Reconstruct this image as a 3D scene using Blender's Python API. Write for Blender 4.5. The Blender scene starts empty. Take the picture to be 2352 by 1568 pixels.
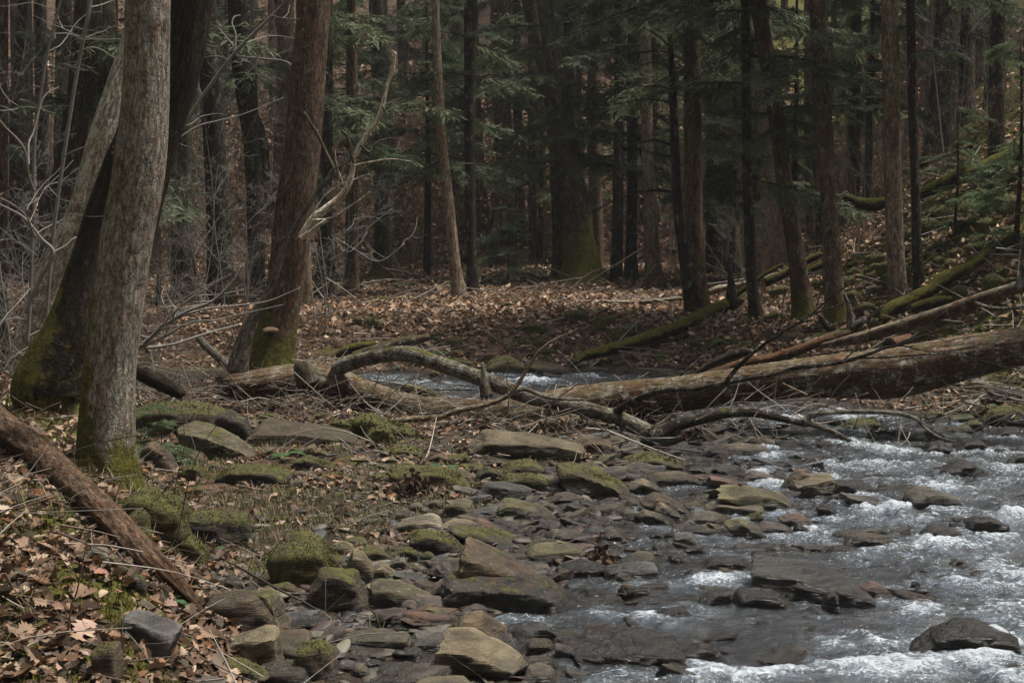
import bpy, math, random
import numpy as np
from mathutils import Vector, Matrix, Euler
PI = math.pi
RNG = np.random.default_rng(7)
SC = bpy.context.scene
COL = SC.collection

# ------------------------------------------------------------------ camera, sky, sun, exposure
FPX = 3267.0                       # focal length measured on a picture 2352 wide (50 mm on 36 mm)
CAMH = 1.7
PITCH = math.atan2(284.0, FPX)     # camera looks a little down
cam = bpy.data.objects.new("camera", bpy.data.cameras.new("camera"))
COL.objects.link(cam); SC.camera = cam
cam.location = (0, 0, CAMH)
cam.rotation_euler = (PI/2 - PITCH, 0, 0)
cam.data.sensor_width = 36.0; cam.data.lens = 50.0
cam.data.clip_start = 0.05; cam.data.clip_end = 600
SUN_ELEV, SUN_AZ = math.radians(66), math.radians(78)     # azimuth measured from +Y towards +X
world = bpy.data.worlds.new("World"); SC.world = world; world.use_nodes = True
wn = world.node_tree.nodes; wl = world.node_tree.links
bgn = wn.get("Background") or wn.new("ShaderNodeBackground")
sky = wn.new("ShaderNodeTexSky"); sky.sky_type = 'NISHITA'; sky.sun_disc = False
sky.sun_elevation = SUN_ELEV; sky.sun_rotation = SUN_AZ
sky.air_density = 1.0; sky.dust_density = 4.0; sky.ozone_density = 1.0
hsv = wn.new("ShaderNodeHueSaturation"); hsv.inputs['Saturation'].default_value = 0.55
wl.new(sky.outputs[0], hsv.inputs['Color']); wl.new(hsv.outputs[0], bgn.inputs[0])
bgn.inputs[1].default_value = 0.15
sun = bpy.data.objects.new("sun", bpy.data.lights.new("sun", 'SUN')); COL.objects.link(sun)
sun.data.energy = 3.6; sun.data.angle = math.radians(10); sun.data.color = (1.0, 0.94, 0.85)
sdir = Vector((math.sin(SUN_AZ)*math.cos(SUN_ELEV), math.cos(SUN_AZ)*math.cos(SUN_ELEV), math.sin(SUN_ELEV)))
sun.rotation_euler = sdir.to_track_quat('Z', 'Y').to_euler(); sun.location = sdir*30
SC.view_settings.view_transform = 'Standard'; SC.view_settings.look = 'None'
SC.view_settings.gamma = 1.0; SC.view_settings.use_curve_mapping = False
SC.view_settings.exposure = 0.58
SC.cycles.max_bounces = 6; SC.cycles.diffuse_bounces = 4; SC.cycles.glossy_bounces = 2
SC.cycles.transparent_max_bounces = 12; SC.cycles.transmission_bounces = 2

# ------------------------------------------------------------------ numeric helpers
def _h(ix, iy, iz):
    h = (ix.astype(np.int64)*374761393 + iy.astype(np.int64)*668265263 + iz.astype(np.int64)*2147483647*3) & 0xffffffff
    h = ((h ^ (h >> 13)) * 1274126177) & 0xffffffff
    h = ((h ^ (h >> 16)) * 2246822519) & 0xffffffff
    return ((h ^ (h >> 15)) & 0xffffff) / float(0xffffff)
def vn(x, y, z=0.0):
    x = np.asarray(x, float); y = np.asarray(y, float); z = np.zeros_like(x) + z
    x0, y0, z0 = np.floor(x), np.floor(y), np.floor(z)
    fx, fy, fz = x-x0, y-y0, z-z0
    fx = fx*fx*(3-2*fx); fy = fy*fy*(3-2*fy); fz = fz*fz*(3-2*fz)
    r = 0
    for a in (0, 1):
        for b in (0, 1):
            for c in (0, 1):
                w = (fx if a else 1-fx)*(fy if b else 1-fy)*(fz if c else 1-fz)
                r = r + w*_h(x0+a, y0+b, z0+c)
    return r
def fbm(x, y, z=0.0, o=4, g=0.5):
    s = 0; a = 1.0; t = 0; f = 1.0
    for k in range(o):
        s = s + a*vn(np.asarray(x)*f+k*17.3, np.asarray(y)*f+k*9.1, np.asarray(z)*f+k*5.7); t += a; a *= g; f *= 2.03
    return s/t
def ss(a, b, x):
    t = np.clip((x-a)/(b-a), 0, 1); return t*t*(3-2*t)
def ray(px, py):
    v = Vector(((px-1176)/FPX, -(py-784)/FPX, -1.0))
    v.rotate(cam.rotation_euler); return v
def PT(px, py, d):
    v = ray(px, py); k = d/v.y
    return Vector((v.x*k, d, CAMH+v.z*k))

# ------------------------------------------------------------------ the lie of the land (metres; the camera stands at x=0, y=0, looks along +y)
WPOLY = np.array([(0.3,-2),(0.1,3),(0.04,5.2),(-.05,5.9),(.2,6.4),(.5,7.5),(.85,9.0),(1.5,10.0),(1.6,11.0),(1.0,12.1),(-.4,13.0),(-1.5,13.7),(-3.2,14.1),(-6,14.3),(-14,15),
  (-14,17),(-6,15.7),(-3.4,15.3),(-.1,15.6),(1.0,15.6),(2.0,15.1),(2.7,13.0),(3.5,12.1),(4.1,11.2),(4.9,9),(5.3,6),(4.9,3),(4.5,-2)], float)
def sdpoly(x, y, P=WPOLY):
    x = np.asarray(x, float); y = np.asarray(y, float)
    d = np.full(x.shape, 1e9); ins = np.zeros(x.shape, bool)
    n = len(P)
    for i in range(n):
        ax, ay = P[i]; bx, by = P[(i+1) % n]
        ex, ey = bx-ax, by-ay
        t = np.clip(((x-ax)*ex+(y-ay)*ey)/(ex*ex+ey*ey), 0, 1)
        d = np.minimum(d, np.hypot(x-ax-t*ex, y-ay-t*ey))
        c = ((ay > y) != (by > y))
        with np.errstate(divide='ignore', invalid='ignore'):
            xi = ax + (y-ay)*ex/(ey if ey != 0 else 1e-9)
        ins ^= c & (x < xi)
    return np.where(ins, -d, d)
def bank_t(x, y):
    return np.interp(y, [0, 3, 5.2, 6, 7.4, 9.3, 11, 12.5], [-.3, -.5, -.85, -1.25, -1.65, -2.3, -2.9, -4.5]) - x
def terr(x, y, rough=True):
    x = np.asarray(x, float); y = np.asarray(y, float)
    sd = sdpoly(x, y)
    far = y > np.interp(x, [-14, -6, -3, 0, 1.5, 2.0, 3.0, 3.6, 4.6, 5], [16, 15, 14.7, 14.6, 13.5, 12, 10, 8, 3, -5])
    n1 = fbm(x*.7, y*.7, 3.1, 3)-.5
    n2 = fbm(x*3.1, y*3.1, 7.7, 3)-.5
    bed = -0.02 - .16*ss(0, .9, -sd) + .05*n2
    # near side: gravel bar and left bank
    t = bank_t(x, y)
    fy = ss(12.6, 10.6, y)
    bar = .012 + .10*ss(.2, 2.2, sd) + .11*n2*ss(3.5, .3, sd) + .03*n1
    bank = (.30*ss(0, .6, t) + .11*np.maximum(t-.4, 0) + .14*n1*ss(0, .5, t))*fy
    bank = bank + .22*np.exp(-(((x+2.25)/.8)**2+((y-13.0)/.6)**2))
    near = bar + bank + .25*np.maximum(-4.5-x, 0)
    # far side
    fsh = np.interp(x, [-14, -6, -3.4, -.1, 1, 2, 2.7], [17, 15.7, 15.3, 15.6, 15.6, 15.1, 13])
    yy = np.where(x < 2.7, y-fsh, sd)
    flat = .02 + .46*ss(.0, 2.7, yy+.5*n1) + .012*np.maximum(y-17, 0) + .10*n1
    x0 = np.interp(y, [-5, 3, 8, 11, 13, 18, 24, 32, 50], [6.5, 6.2, 5.5, 4.25, 3.85, 3.3, 3.7, 6, 14])
    sl = np.maximum(x-x0, 0)
    slope = .78*(np.sqrt(sl*sl+.16)-.4)*(1+.25*n1)
    hill = .52*(np.sqrt(np.maximum(y-31-1.5*n1, 0)**2+9)-3) + .30*np.maximum(-9-x, 0)*ss(12, 20, y)
    land = np.where(far | (x > 5), flat + slope + hill, near)
    z = np.where(sd < 0, bed, land)
    z = z + .38*np.maximum(-9-x, 0)*(y < 15) + .45*np.maximum(-3-y, 0) + 1.0*np.where((x > 6) & (y < 8), .3*(x-6), 0)*ss(8, 4, y)  # unseen ground behind and beside the camera, raised to block horizon light
    if rough:
        z = z + np.where(sd < 0, .02, .045)*(fbm(x*9, y*9, 1.3, 2)-.5)
    return z
_TS = np.concatenate([np.linspace(2.5, 20, 500), np.linspace(20.1, 70, 500)])
def G(px, py, water=True):
    """where the line of sight through a point of the picture meets the ground"""
    v = ray(px, py)
    X = v.x/v.y*_TS; Z = CAMH + v.z/v.y*_TS
    T = terr(X, _TS)
    if water: T = np.maximum(T, 0)
    k = np.nonzero(Z <= T)[0]
    if len(k) == 0: return Vector((X[-1], 70, float(T[-1])))
    k = max(k[0], 1)
    a = (Z[k-1]-T[k-1]); b = (T[k]-Z[k]); w = a/(a+b+1e-9)
    d = _TS[k-1]*(1-w)+_TS[k]*w
    return Vector((float(v.x/v.y*d), float(d), float(CAMH+v.z/v.y*d)))
def gz(x, y): return float(terr(np.array([x]), np.array([y]))[0])

# ------------------------------------------------------------------ meshes
def mk_mesh(name, V, F, mats, smooth=True, attrs=None, mi=None):
    """V: n x 3, F: array or list of arrays of 3- or 4-gons"""
    me = bpy.data.meshes.new(name)
    V = np.asarray(V, np.float32)
    Fs = F if isinstance(F, list) else [F]
    Fs = [np.asarray(f, np.int32) for f in Fs if len(f)]
    loops = np.concatenate([f.ravel() for f in Fs])
    tot = np.concatenate([np.full(len(f), f.shape[1], np.int32) for f in Fs])
    start = np.concatenate([[0], np.cumsum(tot)[:-1]]).astype(np.int32)
    me.vertices.add(len(V)); me.vertices.foreach_set('co', V.ravel())
    me.loops.add(len(loops)); me.loops.foreach_set('vertex_index', loops)
    me.polygons.add(len(tot)); me.polygons.foreach_set('loop_start', start); me.polygons.foreach_set('loop_total', tot)
    if mi is not None: me.polygons.foreach_set('material_index', np.asarray(mi, np.int32))
    me.polygons.foreach_set('use_smooth', np.full(len(tot), smooth))
    for k, a in (attrs or {}).items():
        a = np.asarray(a, np.float32)
        if a.ndim == 1:
            at = me.attributes.new(k, 'FLOAT', 'POINT'); at.data.foreach_set('value', a)
        elif k == 'col':
            if a.shape[1] == 3: a = np.concatenate([a, np.ones((len(a), 1), np.float32)], 1)
            at = me.attributes.new(k, 'FLOAT_COLOR', 'POINT'); at.data.foreach_set('color', a.ravel())
        else:
            at = me.attributes.new(k, 'FLOAT_VECTOR', 'POINT'); at.data.foreach_set('vector', a.ravel())
    for m in (mats if isinstance(mats, (list, tuple)) else [mats]): me.materials.append(m)
    me.update(calc_edges=True); me.validate()
    return me
def tag(o, label=None, cat=None, group=None, kind=None, **kw):
    if label: o['label'] = label
    if cat: o['category'] = cat
    if group: o['group'] = group
    if kind: o['kind'] = kind
    for k, v in kw.items(): o[k] = float(v)
    return o
def link(name, data, parent=None, loc=None, color=None, rot=None, scale=None, **kw):
    o = bpy.data.objects.new(name, data); COL.objects.link(o)
    if parent: o.parent = parent
    if loc is not None: o.location = loc
    if rot is not None: o.rotation_euler = rot
    if scale is not None: o.scale = (scale,)*3 if isinstance(scale, (int, float)) else scale
    if color is not None: o.color = (*color, 1.0)
    for k, v in kw.items(): o[k] = float(v)
    return o
def empty(name, loc, label, cat, group=None):
    o = bpy.data.objects.new(name, None); COL.objects.link(o); o.location = loc; o.empty_display_size = .2
    return tag(o, label, cat, group)

def crom(P, n):
    """smooth curve through the rows of P (any width), n samples, even in arc length"""
    P = np.asarray(P, float)
    if len(P) == 2:
        t = np.linspace(0, 1, n)[:, None]; return P[0]*(1-t)+P[1]*t
    Q = np.vstack([2*P[0]-P[1], P, 2*P[-1]-P[-2]])
    out = []
    for i in range(1, len(Q)-2):
        p0, p1, p2, p3 = Q[i-1], Q[i], Q[i+1], Q[i+2]
        t = np.linspace(0, 1, 16, endpoint=False)[:, None]
        out.append(.5*((2*p1)+(-p0+p2)*t+(2*p0-5*p1+4*p2-p3)*t*t+(-p0+3*p1-3*p2+p3)*t**3))
    out.append(P[-1:]); C = np.vstack(out)
    s = np.concatenate([[0], np.cumsum(np.linalg.norm(np.diff(C[:, :3], axis=0), axis=1))])
    u = np.linspace(0, s[-1], n)
    return np.stack([np.interp(u, s, C[:, k]) for k in range(C.shape[1])], 1)
def tube(P, R, sides, disp=None, cap=True, off=0, jag=0):
    """P n x 3, R n; returns V, F list, bk (bark coords). disp(ang, s, r) multiplies the radius"""
    P = np.asarray(P, float); R = np.asarray(R, float); n = len(P)
    T = np.gradient(P, axis=0); T /= np.linalg.norm(T, axis=1)[:, None]+1e-12
    a = np.array([0, 0, 1.0]) if abs(T[0][2]) < .9 else np.array([0, -1.0, 0])
    Nn = np.zeros_like(P); v = a - T[0]*np.dot(a, T[0]); Nn[0] = v/np.linalg.norm(v)
    for i in range(1, n):
        v = Nn[i-1]-T[i]*np.dot(Nn[i-1], T[i]); Nn[i] = v/(np.linalg.norm(v)+1e-12)
    B = np.cross(T, Nn)
    s = np.concatenate([[0], np.cumsum(np.linalg.norm(np.diff(P, axis=0), axis=1))])
    A = np.linspace(0, 2*PI, sides, endpoint=False)
    ca, sa = np.cos(A), np.sin(A)
    rr = np.repeat(R[:, None], sides, 1)
    if disp is not None: rr = rr*disp(np.repeat(A[None], n, 0), np.repeat(s[:, None], sides, 1), rr)
    V = P[:, None, :] + rr[..., None]*(ca[None, :, None]*Nn[:, None, :]+sa[None, :, None]*B[:, None, :])
    if jag:
        j = jag*np.random.default_rng(int(abs(P[0][0])*1e4) % 99991).random((sides, 1))
        V[-1] += T[-1]*j; V[0] -= T[0]*j[::-1]
    rm = np.mean(R)
    bk = np.stack([np.repeat(ca[None]*rm, n, 0), np.repeat(sa[None]*rm, n, 0), np.repeat(s[:, None], sides, 1)], -1)
    i = np.arange(n-1)[:, None]*sides; j = np.arange(sides)[None]; j2 = (j+1) % sides
    F = np.stack([i+j, i+j2, i+sides+j2, i+sides+j], -1).reshape(-1, 4)
    V = V.reshape(-1, 3); bk = bk.reshape(-1, 3); Fl = [F+off]
    if cap:
        V = np.vstack([V, P[0]-T[0]*R[0]*(-.2), P[-1]-T[-1]*R[-1]*.2]); bk = np.vstack([bk, [0, 0, 0], [0, 0, s[-1]]])
        c0, c1 = n*sides, n*sides+1
        jj = np.arange(sides); j2 = (jj+1) % sides
        Fl.append(np.stack([np.full(sides, c0), j2, jj], -1)+off)
        Fl.append(np.stack([np.full(sides, c1), (n-1)*sides+jj, (n-1)*sides+j2], -1)+off)
    return V, Fl, bk
class Batch:
    def __init__(s): s.V = []; s.F4 = []; s.F3 = []; s.b = []; s.c = []; s.n = 0
    def tube(s, P, R, sides=4, col=None, disp=None, cap=False):
        V, Fl, bk = tube(P, R, sides, disp=disp, cap=cap)
        for f in Fl: (s.F4 if f.shape[1] == 4 else s.F3).append(f+s.n)
        s.V.append(V); s.b.append(bk); s.n += len(V)
        if col is not None: s.c.append(np.repeat(np.asarray(col, float)[None], len(V), 0))
    def tris(s, V, F, col=None):
        s.V.append(V); s.F3.append(F+s.n); s.b.append(np.zeros_like(V)); s.n += len(V)
        if col is not None: s.c.append(col if np.ndim(col) == 2 else np.repeat(np.asarray(col, float)[None], len(V), 0))
    def mesh(s, name, mats, smooth=True, mi34=None):
        F = []; mi = None
        if s.F4: F.append(np.vstack(s.F4))
        if s.F3: F.append(np.vstack(s.F3))
        at = {'bk': np.vstack(s.b)}
        if s.c: at['col'] = np.vstack(s.c)
        if mi34 is not None: mi = np.concatenate([np.full(len(f), mi34[0] if f.shape[1] == 4 else mi34[1]) for f in F])
        return mk_mesh(name, np.vstack(s.V), F, mats, smooth, at, mi)
_ico = {}
def ico(k):
    if k in _ico: return _ico[k]
    import bmesh
    bm = bmesh.new(); bmesh.ops.create_icosphere(bm, subdivisions=k, radius=1.0)
    V = np.array([v.co[:] for v in bm.verts]); F = np.array([[v.index for v in f.verts] for f in bm.faces])
    bm.free(); _ico[k] = (V, F); return _ico[k]

# ------------------------------------------------------------------ materials
def nodes(name):
    m = bpy.data.materials.new(name); m.use_nodes = True
    nt = m.node_tree; nt.nodes.clear()
    def N(t, ins=None, **props):
        n = nt.nodes.new('ShaderNode'+t)
        for k, v in props.items(): setattr(n, k, v)
        for k, v in (ins or {}).items():
            s = n.inputs[k]
            if isinstance(v, bpy.types.NodeSocket): nt.links.new(v, s)
            elif isinstance(v, (tuple, list)) and len(v) == 3 and s.type == 'RGBA': s.default_value = (*v, 1)
            else: s.default_value = v
        return n
    return m, nt, N
def mth(N, op, a, b=None, clamp=False):
    n = N('Math', {0: a} if b is None else {0: a, 1: b}, operation=op); n.use_clamp = clamp; return n.outputs[0]
def mixc(N, f, a, b, mode='MIX'):
    n = N('Mix', data_type='RGBA', blend_type=mode)
    nt = n.id_data
    for i, v in ((0, f), (6, a), (7, b)):
        s = n.inputs[i]
        if isinstance(v, bpy.types.NodeSocket): nt.links.new(v, s)
        elif isinstance(v, (tuple, list)): s.default_value = (*v[:3], 1)
        else: s.default_value = v
    return n.outputs[2]
def rmp(N, v, a, b, c=0.0, d=1.0):
    return N('MapRange', {'Value': v, 'From Min': a, 'From Max': b, 'To Min': c, 'To Max': d}).outputs[0]
def noise(N, vec, scale, detail=4, rough=.55, dist=0.0):
    return N('TexNoise', {'Vector': vec, 'Scale': scale, 'Detail': detail, 'Roughness': rough, 'Distortion': dist}).outputs[0]
def out(nt, N, col, rough=.8, normal=None, spec=.3, extra=None):
    ins = {'Base Color': col, 'Roughness': rough, 'Specular IOR Level': spec}
    if normal: ins['Normal'] = normal
    p = N('BsdfPrincipled', ins)
    o = N('OutputMaterial', {'Surface': p.outputs[0]}); return p

MOSS_A, MOSS_B = (.032, .035, .008), (.135, .125, .022)
def mat_rock(name='stone', byattr=False):
    m, nt, N = nodes(name)
    g = N('NewGeometry'); pos = g.outputs['Position']
    oi = N('ObjectInfo')
    sc = N('VectorMath', {0: pos, 1: (1, 1, 2.6)}, operation='MULTIPLY').outputs[0]
    n1 = noise(N, sc, 4.5, 5, .6, .4); n2 = noise(N, pos, 38, 6, .65); n3 = noise(N, pos, 11, 5, .6)
    c = mixc(N, rmp(N, n1, .38, .64), (0.30, .28, .27), (1.25, 1.2, 1.12))
    c = mixc(N, rmp(N, n2, .3, .7, .0, .65), c, (.22, .19, .155))
    pt = rmp(N, g.outputs['Pointiness'], .51, .60)
    c = mixc(N, mth(N, 'MULTIPLY', pt, .55), c, (2.2, 2.1, 1.9))
    c = mixc(N, 1.0, c, N('Attribute', attribute_name='col').outputs['Color'] if byattr else oi.outputs['Color'], 'MULTIPLY')
    c = mixc(N, rmp(N, n3, .56, .72, 0, .55), c, (.10, .045, .018))          # rusty stains
    c = mixc(N, rmp(N, n2, .58, .74, 0, .5), c, (.33, .34, .29))             # lichen specks
    nz = N('SeparateXYZ', {0: g.outputs['Normal']}).outputs[2]
    at = N('Attribute', attribute_type='OBJECT', attribute_name='moss').outputs['Fac']
    mm = mth(N, 'ADD', mth(N, 'MULTIPLY', nz, .55), mth(N, 'MULTIPLY', mth(N, 'SUBTRACT', noise(N, pos, 6, 6, .7), .5), 2.4))
    mm = rmp(N, mth(N, 'ADD', mm, mth(N, 'MULTIPLY', at, 1.5)), 1.0, 1.22)
    z = N('SeparateXYZ', {0: pos}).outputs[2]
    wet = rmp(N, mth(N, 'ADD', z, mth(N, 'MULTIPLY', n3, -.10)), -.02, .035, 1.0, 0.0)
    wa = N('Attribute', attribute_type='OBJECT', attribute_name='wet').outputs['Fac']
    wet = mth(N, 'MAXIMUM', wet, wa, True)
    mc = mixc(N, rmp(N, noise(N, pos, 30, 5, .7), .38, .68), MOSS_A, MOSS_B)
    mc = mixc(N, rmp(N, noise(N, pos, 8, 5, .7), .52, .66, 0, .7), mc, (.065, .042, .018))
    stv = noise(N, N('VectorMath', {0: pos, 1: (.6, .6, 7)}, operation='MULTIPLY').outputs[0], 11, 5, .7, .6)
    c = mixc(N, mth(N, 'MULTIPLY', wet, .76), c, (.010, .009, .008))
    c = mixc(N, mth(N, 'MULTIPLY', mm, rmp(N, wet, 0, 1, 1.0, .35)), c, mc)
    r = rmp(N, wet, 0, 1, .88, .22)
    r = mth(N, 'MAXIMUM', r, mth(N, 'MULTIPLY', mm, .8))
    hgt = mth(N, 'ADD', mth(N, 'ADD', mth(N, 'MULTIPLY', n2, .9), mth(N, 'MULTIPLY', stv, 1.3)), mth(N, 'ADD', n1, mth(N, 'MULTIPLY', mm, mth(N, 'MULTIPLY', noise(N, pos, 120, 4, .7), 1.2))))
    b = N('Bump', {'Height': hgt, 'Strength': .75, 'Distance': .03})
    out(nt, N, c, r, b.outputs[0], .45); return m
def mat_bark(name='bark', furrow=1.0, topped=False):
    m, nt, N = nodes(name)
    bk = N('Attribute', attribute_name='bk').outputs['Vector']
    pos = N('NewGeometry').outputs['Position']
    oi = N('ObjectInfo')
    st = N('VectorMath', {0: bk, 1: (1, 1, .16)}, operation='MULTIPLY').outputs[0]
    n1 = noise(N, st, 42, 5, .65, .5); n2 = noise(N, bk, 90, 5, .7); n3 = noise(N, pos, 5, 4, .6)
    wv = N('VectorMath', {0: st, 1: N('VectorMath', {0: N('TexNoise', {'Vector': bk, 'Scale': 22.0, 'Detail': 4}).outputs['Color'], 1: (.045, .045, .02)}, operation='MULTIPLY').outputs[0]}, operation='ADD').outputs[0]
    vo = N('TexVoronoi', {'Vector': wv, 'Scale': 58.0, 'Randomness': 1.0}, feature='DISTANCE_TO_EDGE').outputs[0]
    cr = rmp(N, mth(N, 'ADD', vo, mth(N, 'MULTIPLY', mth(N, 'SUBTRACT', n2, .5), .2)), 0.0, .2)
    c = mixc(N, mth(N, 'MULTIPLY', rmp(N, n1, .3, .7), rmp(N, cr, 0, 1, .8, 1)), (.20, .17, .155), (1.5, 1.45, 1.38))
    ms = N('Attribute', attribute_name='ms').outputs['Fac']
    tp = N('Attribute', attribute_name='tp').outputs['Fac']
    bm = rmp(N, mth(N, 'ADD', mth(N, 'ADD', noise(N, N('VectorMath', {0: pos, 1: (1, 1, .45)}, operation='MULTIPLY').outputs[0], 5.5, 6, .65), mth(N, 'MULTIPLY', ms, .22)), mth(N, 'MULTIPLY', n1, .25)), .66, .76)
    c = mixc(N, mth(N, 'MULTIPLY', bm, .75), c, (.55, .38, .28), 'MULTIPLY')
    c = mixc(N, 1.0, c, oi.outputs['Color'], 'MULTIPLY')
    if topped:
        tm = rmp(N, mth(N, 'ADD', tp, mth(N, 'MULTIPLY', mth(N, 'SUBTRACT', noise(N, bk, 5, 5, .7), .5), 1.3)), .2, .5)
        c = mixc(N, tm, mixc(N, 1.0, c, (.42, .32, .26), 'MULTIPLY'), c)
    li = N('Attribute', attribute_type='OBJECT', attribute_name='lichen').outputs['Fac']
    lm = rmp(N, mth(N, 'ADD', mth(N, 'ADD', mth(N, 'MULTIPLY', n2, .5), noise(N, N('VectorMath', {0: pos, 1: (1, 1, .6)}, operation='MULTIPLY').outputs[0], 13, 6, .7)), mth(N, 'MULTIPLY', li, .30)), .93, 1.0)
    c = mixc(N, mth(N, 'MULTIPLY', lm, .7), c, (.26, .255, .215))
    mm = rmp(N, mth(N, 'ADD', ms, mth(N, 'MULTIPLY', mth(N, 'SUBTRACT', noise(N, pos, 9, 6, .7), .5), 1.7)), .42, .62)
    mc = mixc(N, rmp(N, noise(N, pos, 26, 5, .7), .35, .68), MOSS_A, MOSS_B)
    mc = mixc(N, rmp(N, noise(N, pos, 7, 5, .7), .52, .66, 0, .65), mc, (.075, .048, .020))
    s2 = noise(N, N('VectorMath', {0: bk, 1: (1, 1, .28)}, operation='MULTIPLY').outputs[0], 75, 4, .75)
    c = mixc(N, 1.0, c, mixc(N, rmp(N, mth(N, 'ADD', mth(N, 'MULTIPLY', s2, .9), mth(N, 'MULTIPLY', cr, .12)), .40, .72), (.42, .40, .38), (1.5, 1.5, 1.48)), 'MULTIPLY')
    c = mixc(N, mm, c, mc)
    h = mth(N, 'ADD', mth(N, 'ADD', mth(N, 'MULTIPLY', cr, .25*furrow), n1), mth(N, 'MULTIPLY', n2, .35))
    b = N('Bump', {'Height': h, 'Strength': .9, 'Distance': .02})
    out(nt, N, c, .92, b.outputs[0], .15); return m
def mat_attr(name, rough=.75, spec=.2, transl=0.0, bump=False, var=.35):
    m, nt, N = nodes(name)
    a = N('Attribute', attribute_name='col').outputs['Color']
    pos = N('NewGeometry').outputs['Position']
    c = mixc(N, 1.0, a, mixc(N, noise(N, pos, 23, 3), (1-var,)*3, (1+var,)*3), 'MULTIPLY')
    p = out(nt, N, c, rough, None, spec)
    if transl:
        t = N('BsdfTranslucent', {'Color': c}); mx = N('MixShader', {0: transl, 1: p.outputs[0], 2: t.outputs[0]})
        nt.links.new(mx.outputs[0], [n for n in nt.nodes if n.type == 'OUTPUT_MATERIAL'][0].inputs[0])
    return m
def mat_needle():
    m, nt, N = nodes('needles')
    oi = N('ObjectInfo'); pos = N('NewGeometry').outputs['Position']
    c = mixc(N, noise(N, pos, 2.2, 4), (.085, .105, .060), (.17, .20, .115))
    c = mixc(N, mth(N, 'MULTIPLY', oi.outputs['Random'], .4), c, (.05, .065, .045))
    c = mixc(N, 1.0, c, oi.outputs['Color'], 'MULTIPLY')
    p = out(nt, N, c, .75, None, .08)
    t = N('BsdfTranslucent', {'Color': c}); mx = N('MixShader', {0: .3, 1: p.outputs[0], 2: t.outputs[0]})
    nt.links.new(mx.outputs[0], [n for n in nt.nodes if n.type == 'OUTPUT_MATERIAL'][0].inputs[0])
    return m
def mat_plain(name, c0, c1):
    m, nt, N = nodes(name); pos = N('NewGeometry').outputs['Position']
    out(nt, N, mixc(N, noise(N, pos, 9, 3), c0, c1), .9, None, .1); return m
def mat_twig():
    m, nt, N = nodes('twig_bark')
    oi = N('ObjectInfo'); pos = N('NewGeometry').outputs['Position']
    c = mixc(N, 1.0, oi.outputs['Color'], mixc(N, noise(N, pos, 14, 4), (.6,)*3, (1.35,)*3), 'MULTIPLY')
    out(nt, N, c, .85, None, .2); return m
def mat_ground():
    m, nt, N = nodes('forest_soil')
    pos = N('NewGeometry').outputs['Position']
    zo = N('Attribute', attribute_name='zone').outputs['Vector']
    sz = N('SeparateXYZ', {0: zo}); leafz, mossz, gravz = sz.outputs[0], sz.outputs[1], sz.outputs[2]
    n1 = noise(N, pos, 2.3, 5, .6); n2 = noise(N, pos, 60, 5, .7)
    vo = N('TexVoronoi', {'Vector': pos, 'Scale': 13.0, 'Randomness': 1.0})
    vc = N('SeparateColor', {0: vo.outputs['Color']}).outputs[0]
    leaf = mixc(N, vc, (.035, .020, .012), (.26, .165, .105))
    leaf = mixc(N, rmp(N, n2, .3, .7), (.03, .018, .012), leaf)
    gr = mixc(N, n2, (.022, .017, .012), (.075, .062, .045))
    c = mixc(N, gravz, mixc(N, n1, (.030, .020, .012), (.055, .040, .026)), gr)
    c = mixc(N, leafz, c, leaf)
    mo = mixc(N, n2, MOSS_A, MOSS_B)
    mk = rmp(N, mth(N, 'ADD', mossz, mth(N, 'MULTIPLY', mth(N, 'SUBTRACT', noise(N, pos, 3.0, 6, .7), .5), 1.8)), .45, .6)
    c = mixc(N, mk, c, mo)
    z = N('SeparateXYZ', {0: pos}).outputs[2]
    wet = rmp(N, z, .0, .05, 1.0, 0.0)
    c = mixc(N, mth(N, 'MULTIPLY', wet, .45), c, (.035, .017, .007))
    b = N('Bump', {'Height': mth(N, 'ADD', n2, mth(N, 'MULTIPLY', vo.outputs[0], .8)), 'Strength': .8, 'Distance': .04})
    out(nt, N, c, rmp(N, wet, 0, 1, .92, .5), b.outputs[0], .2); return m
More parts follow.
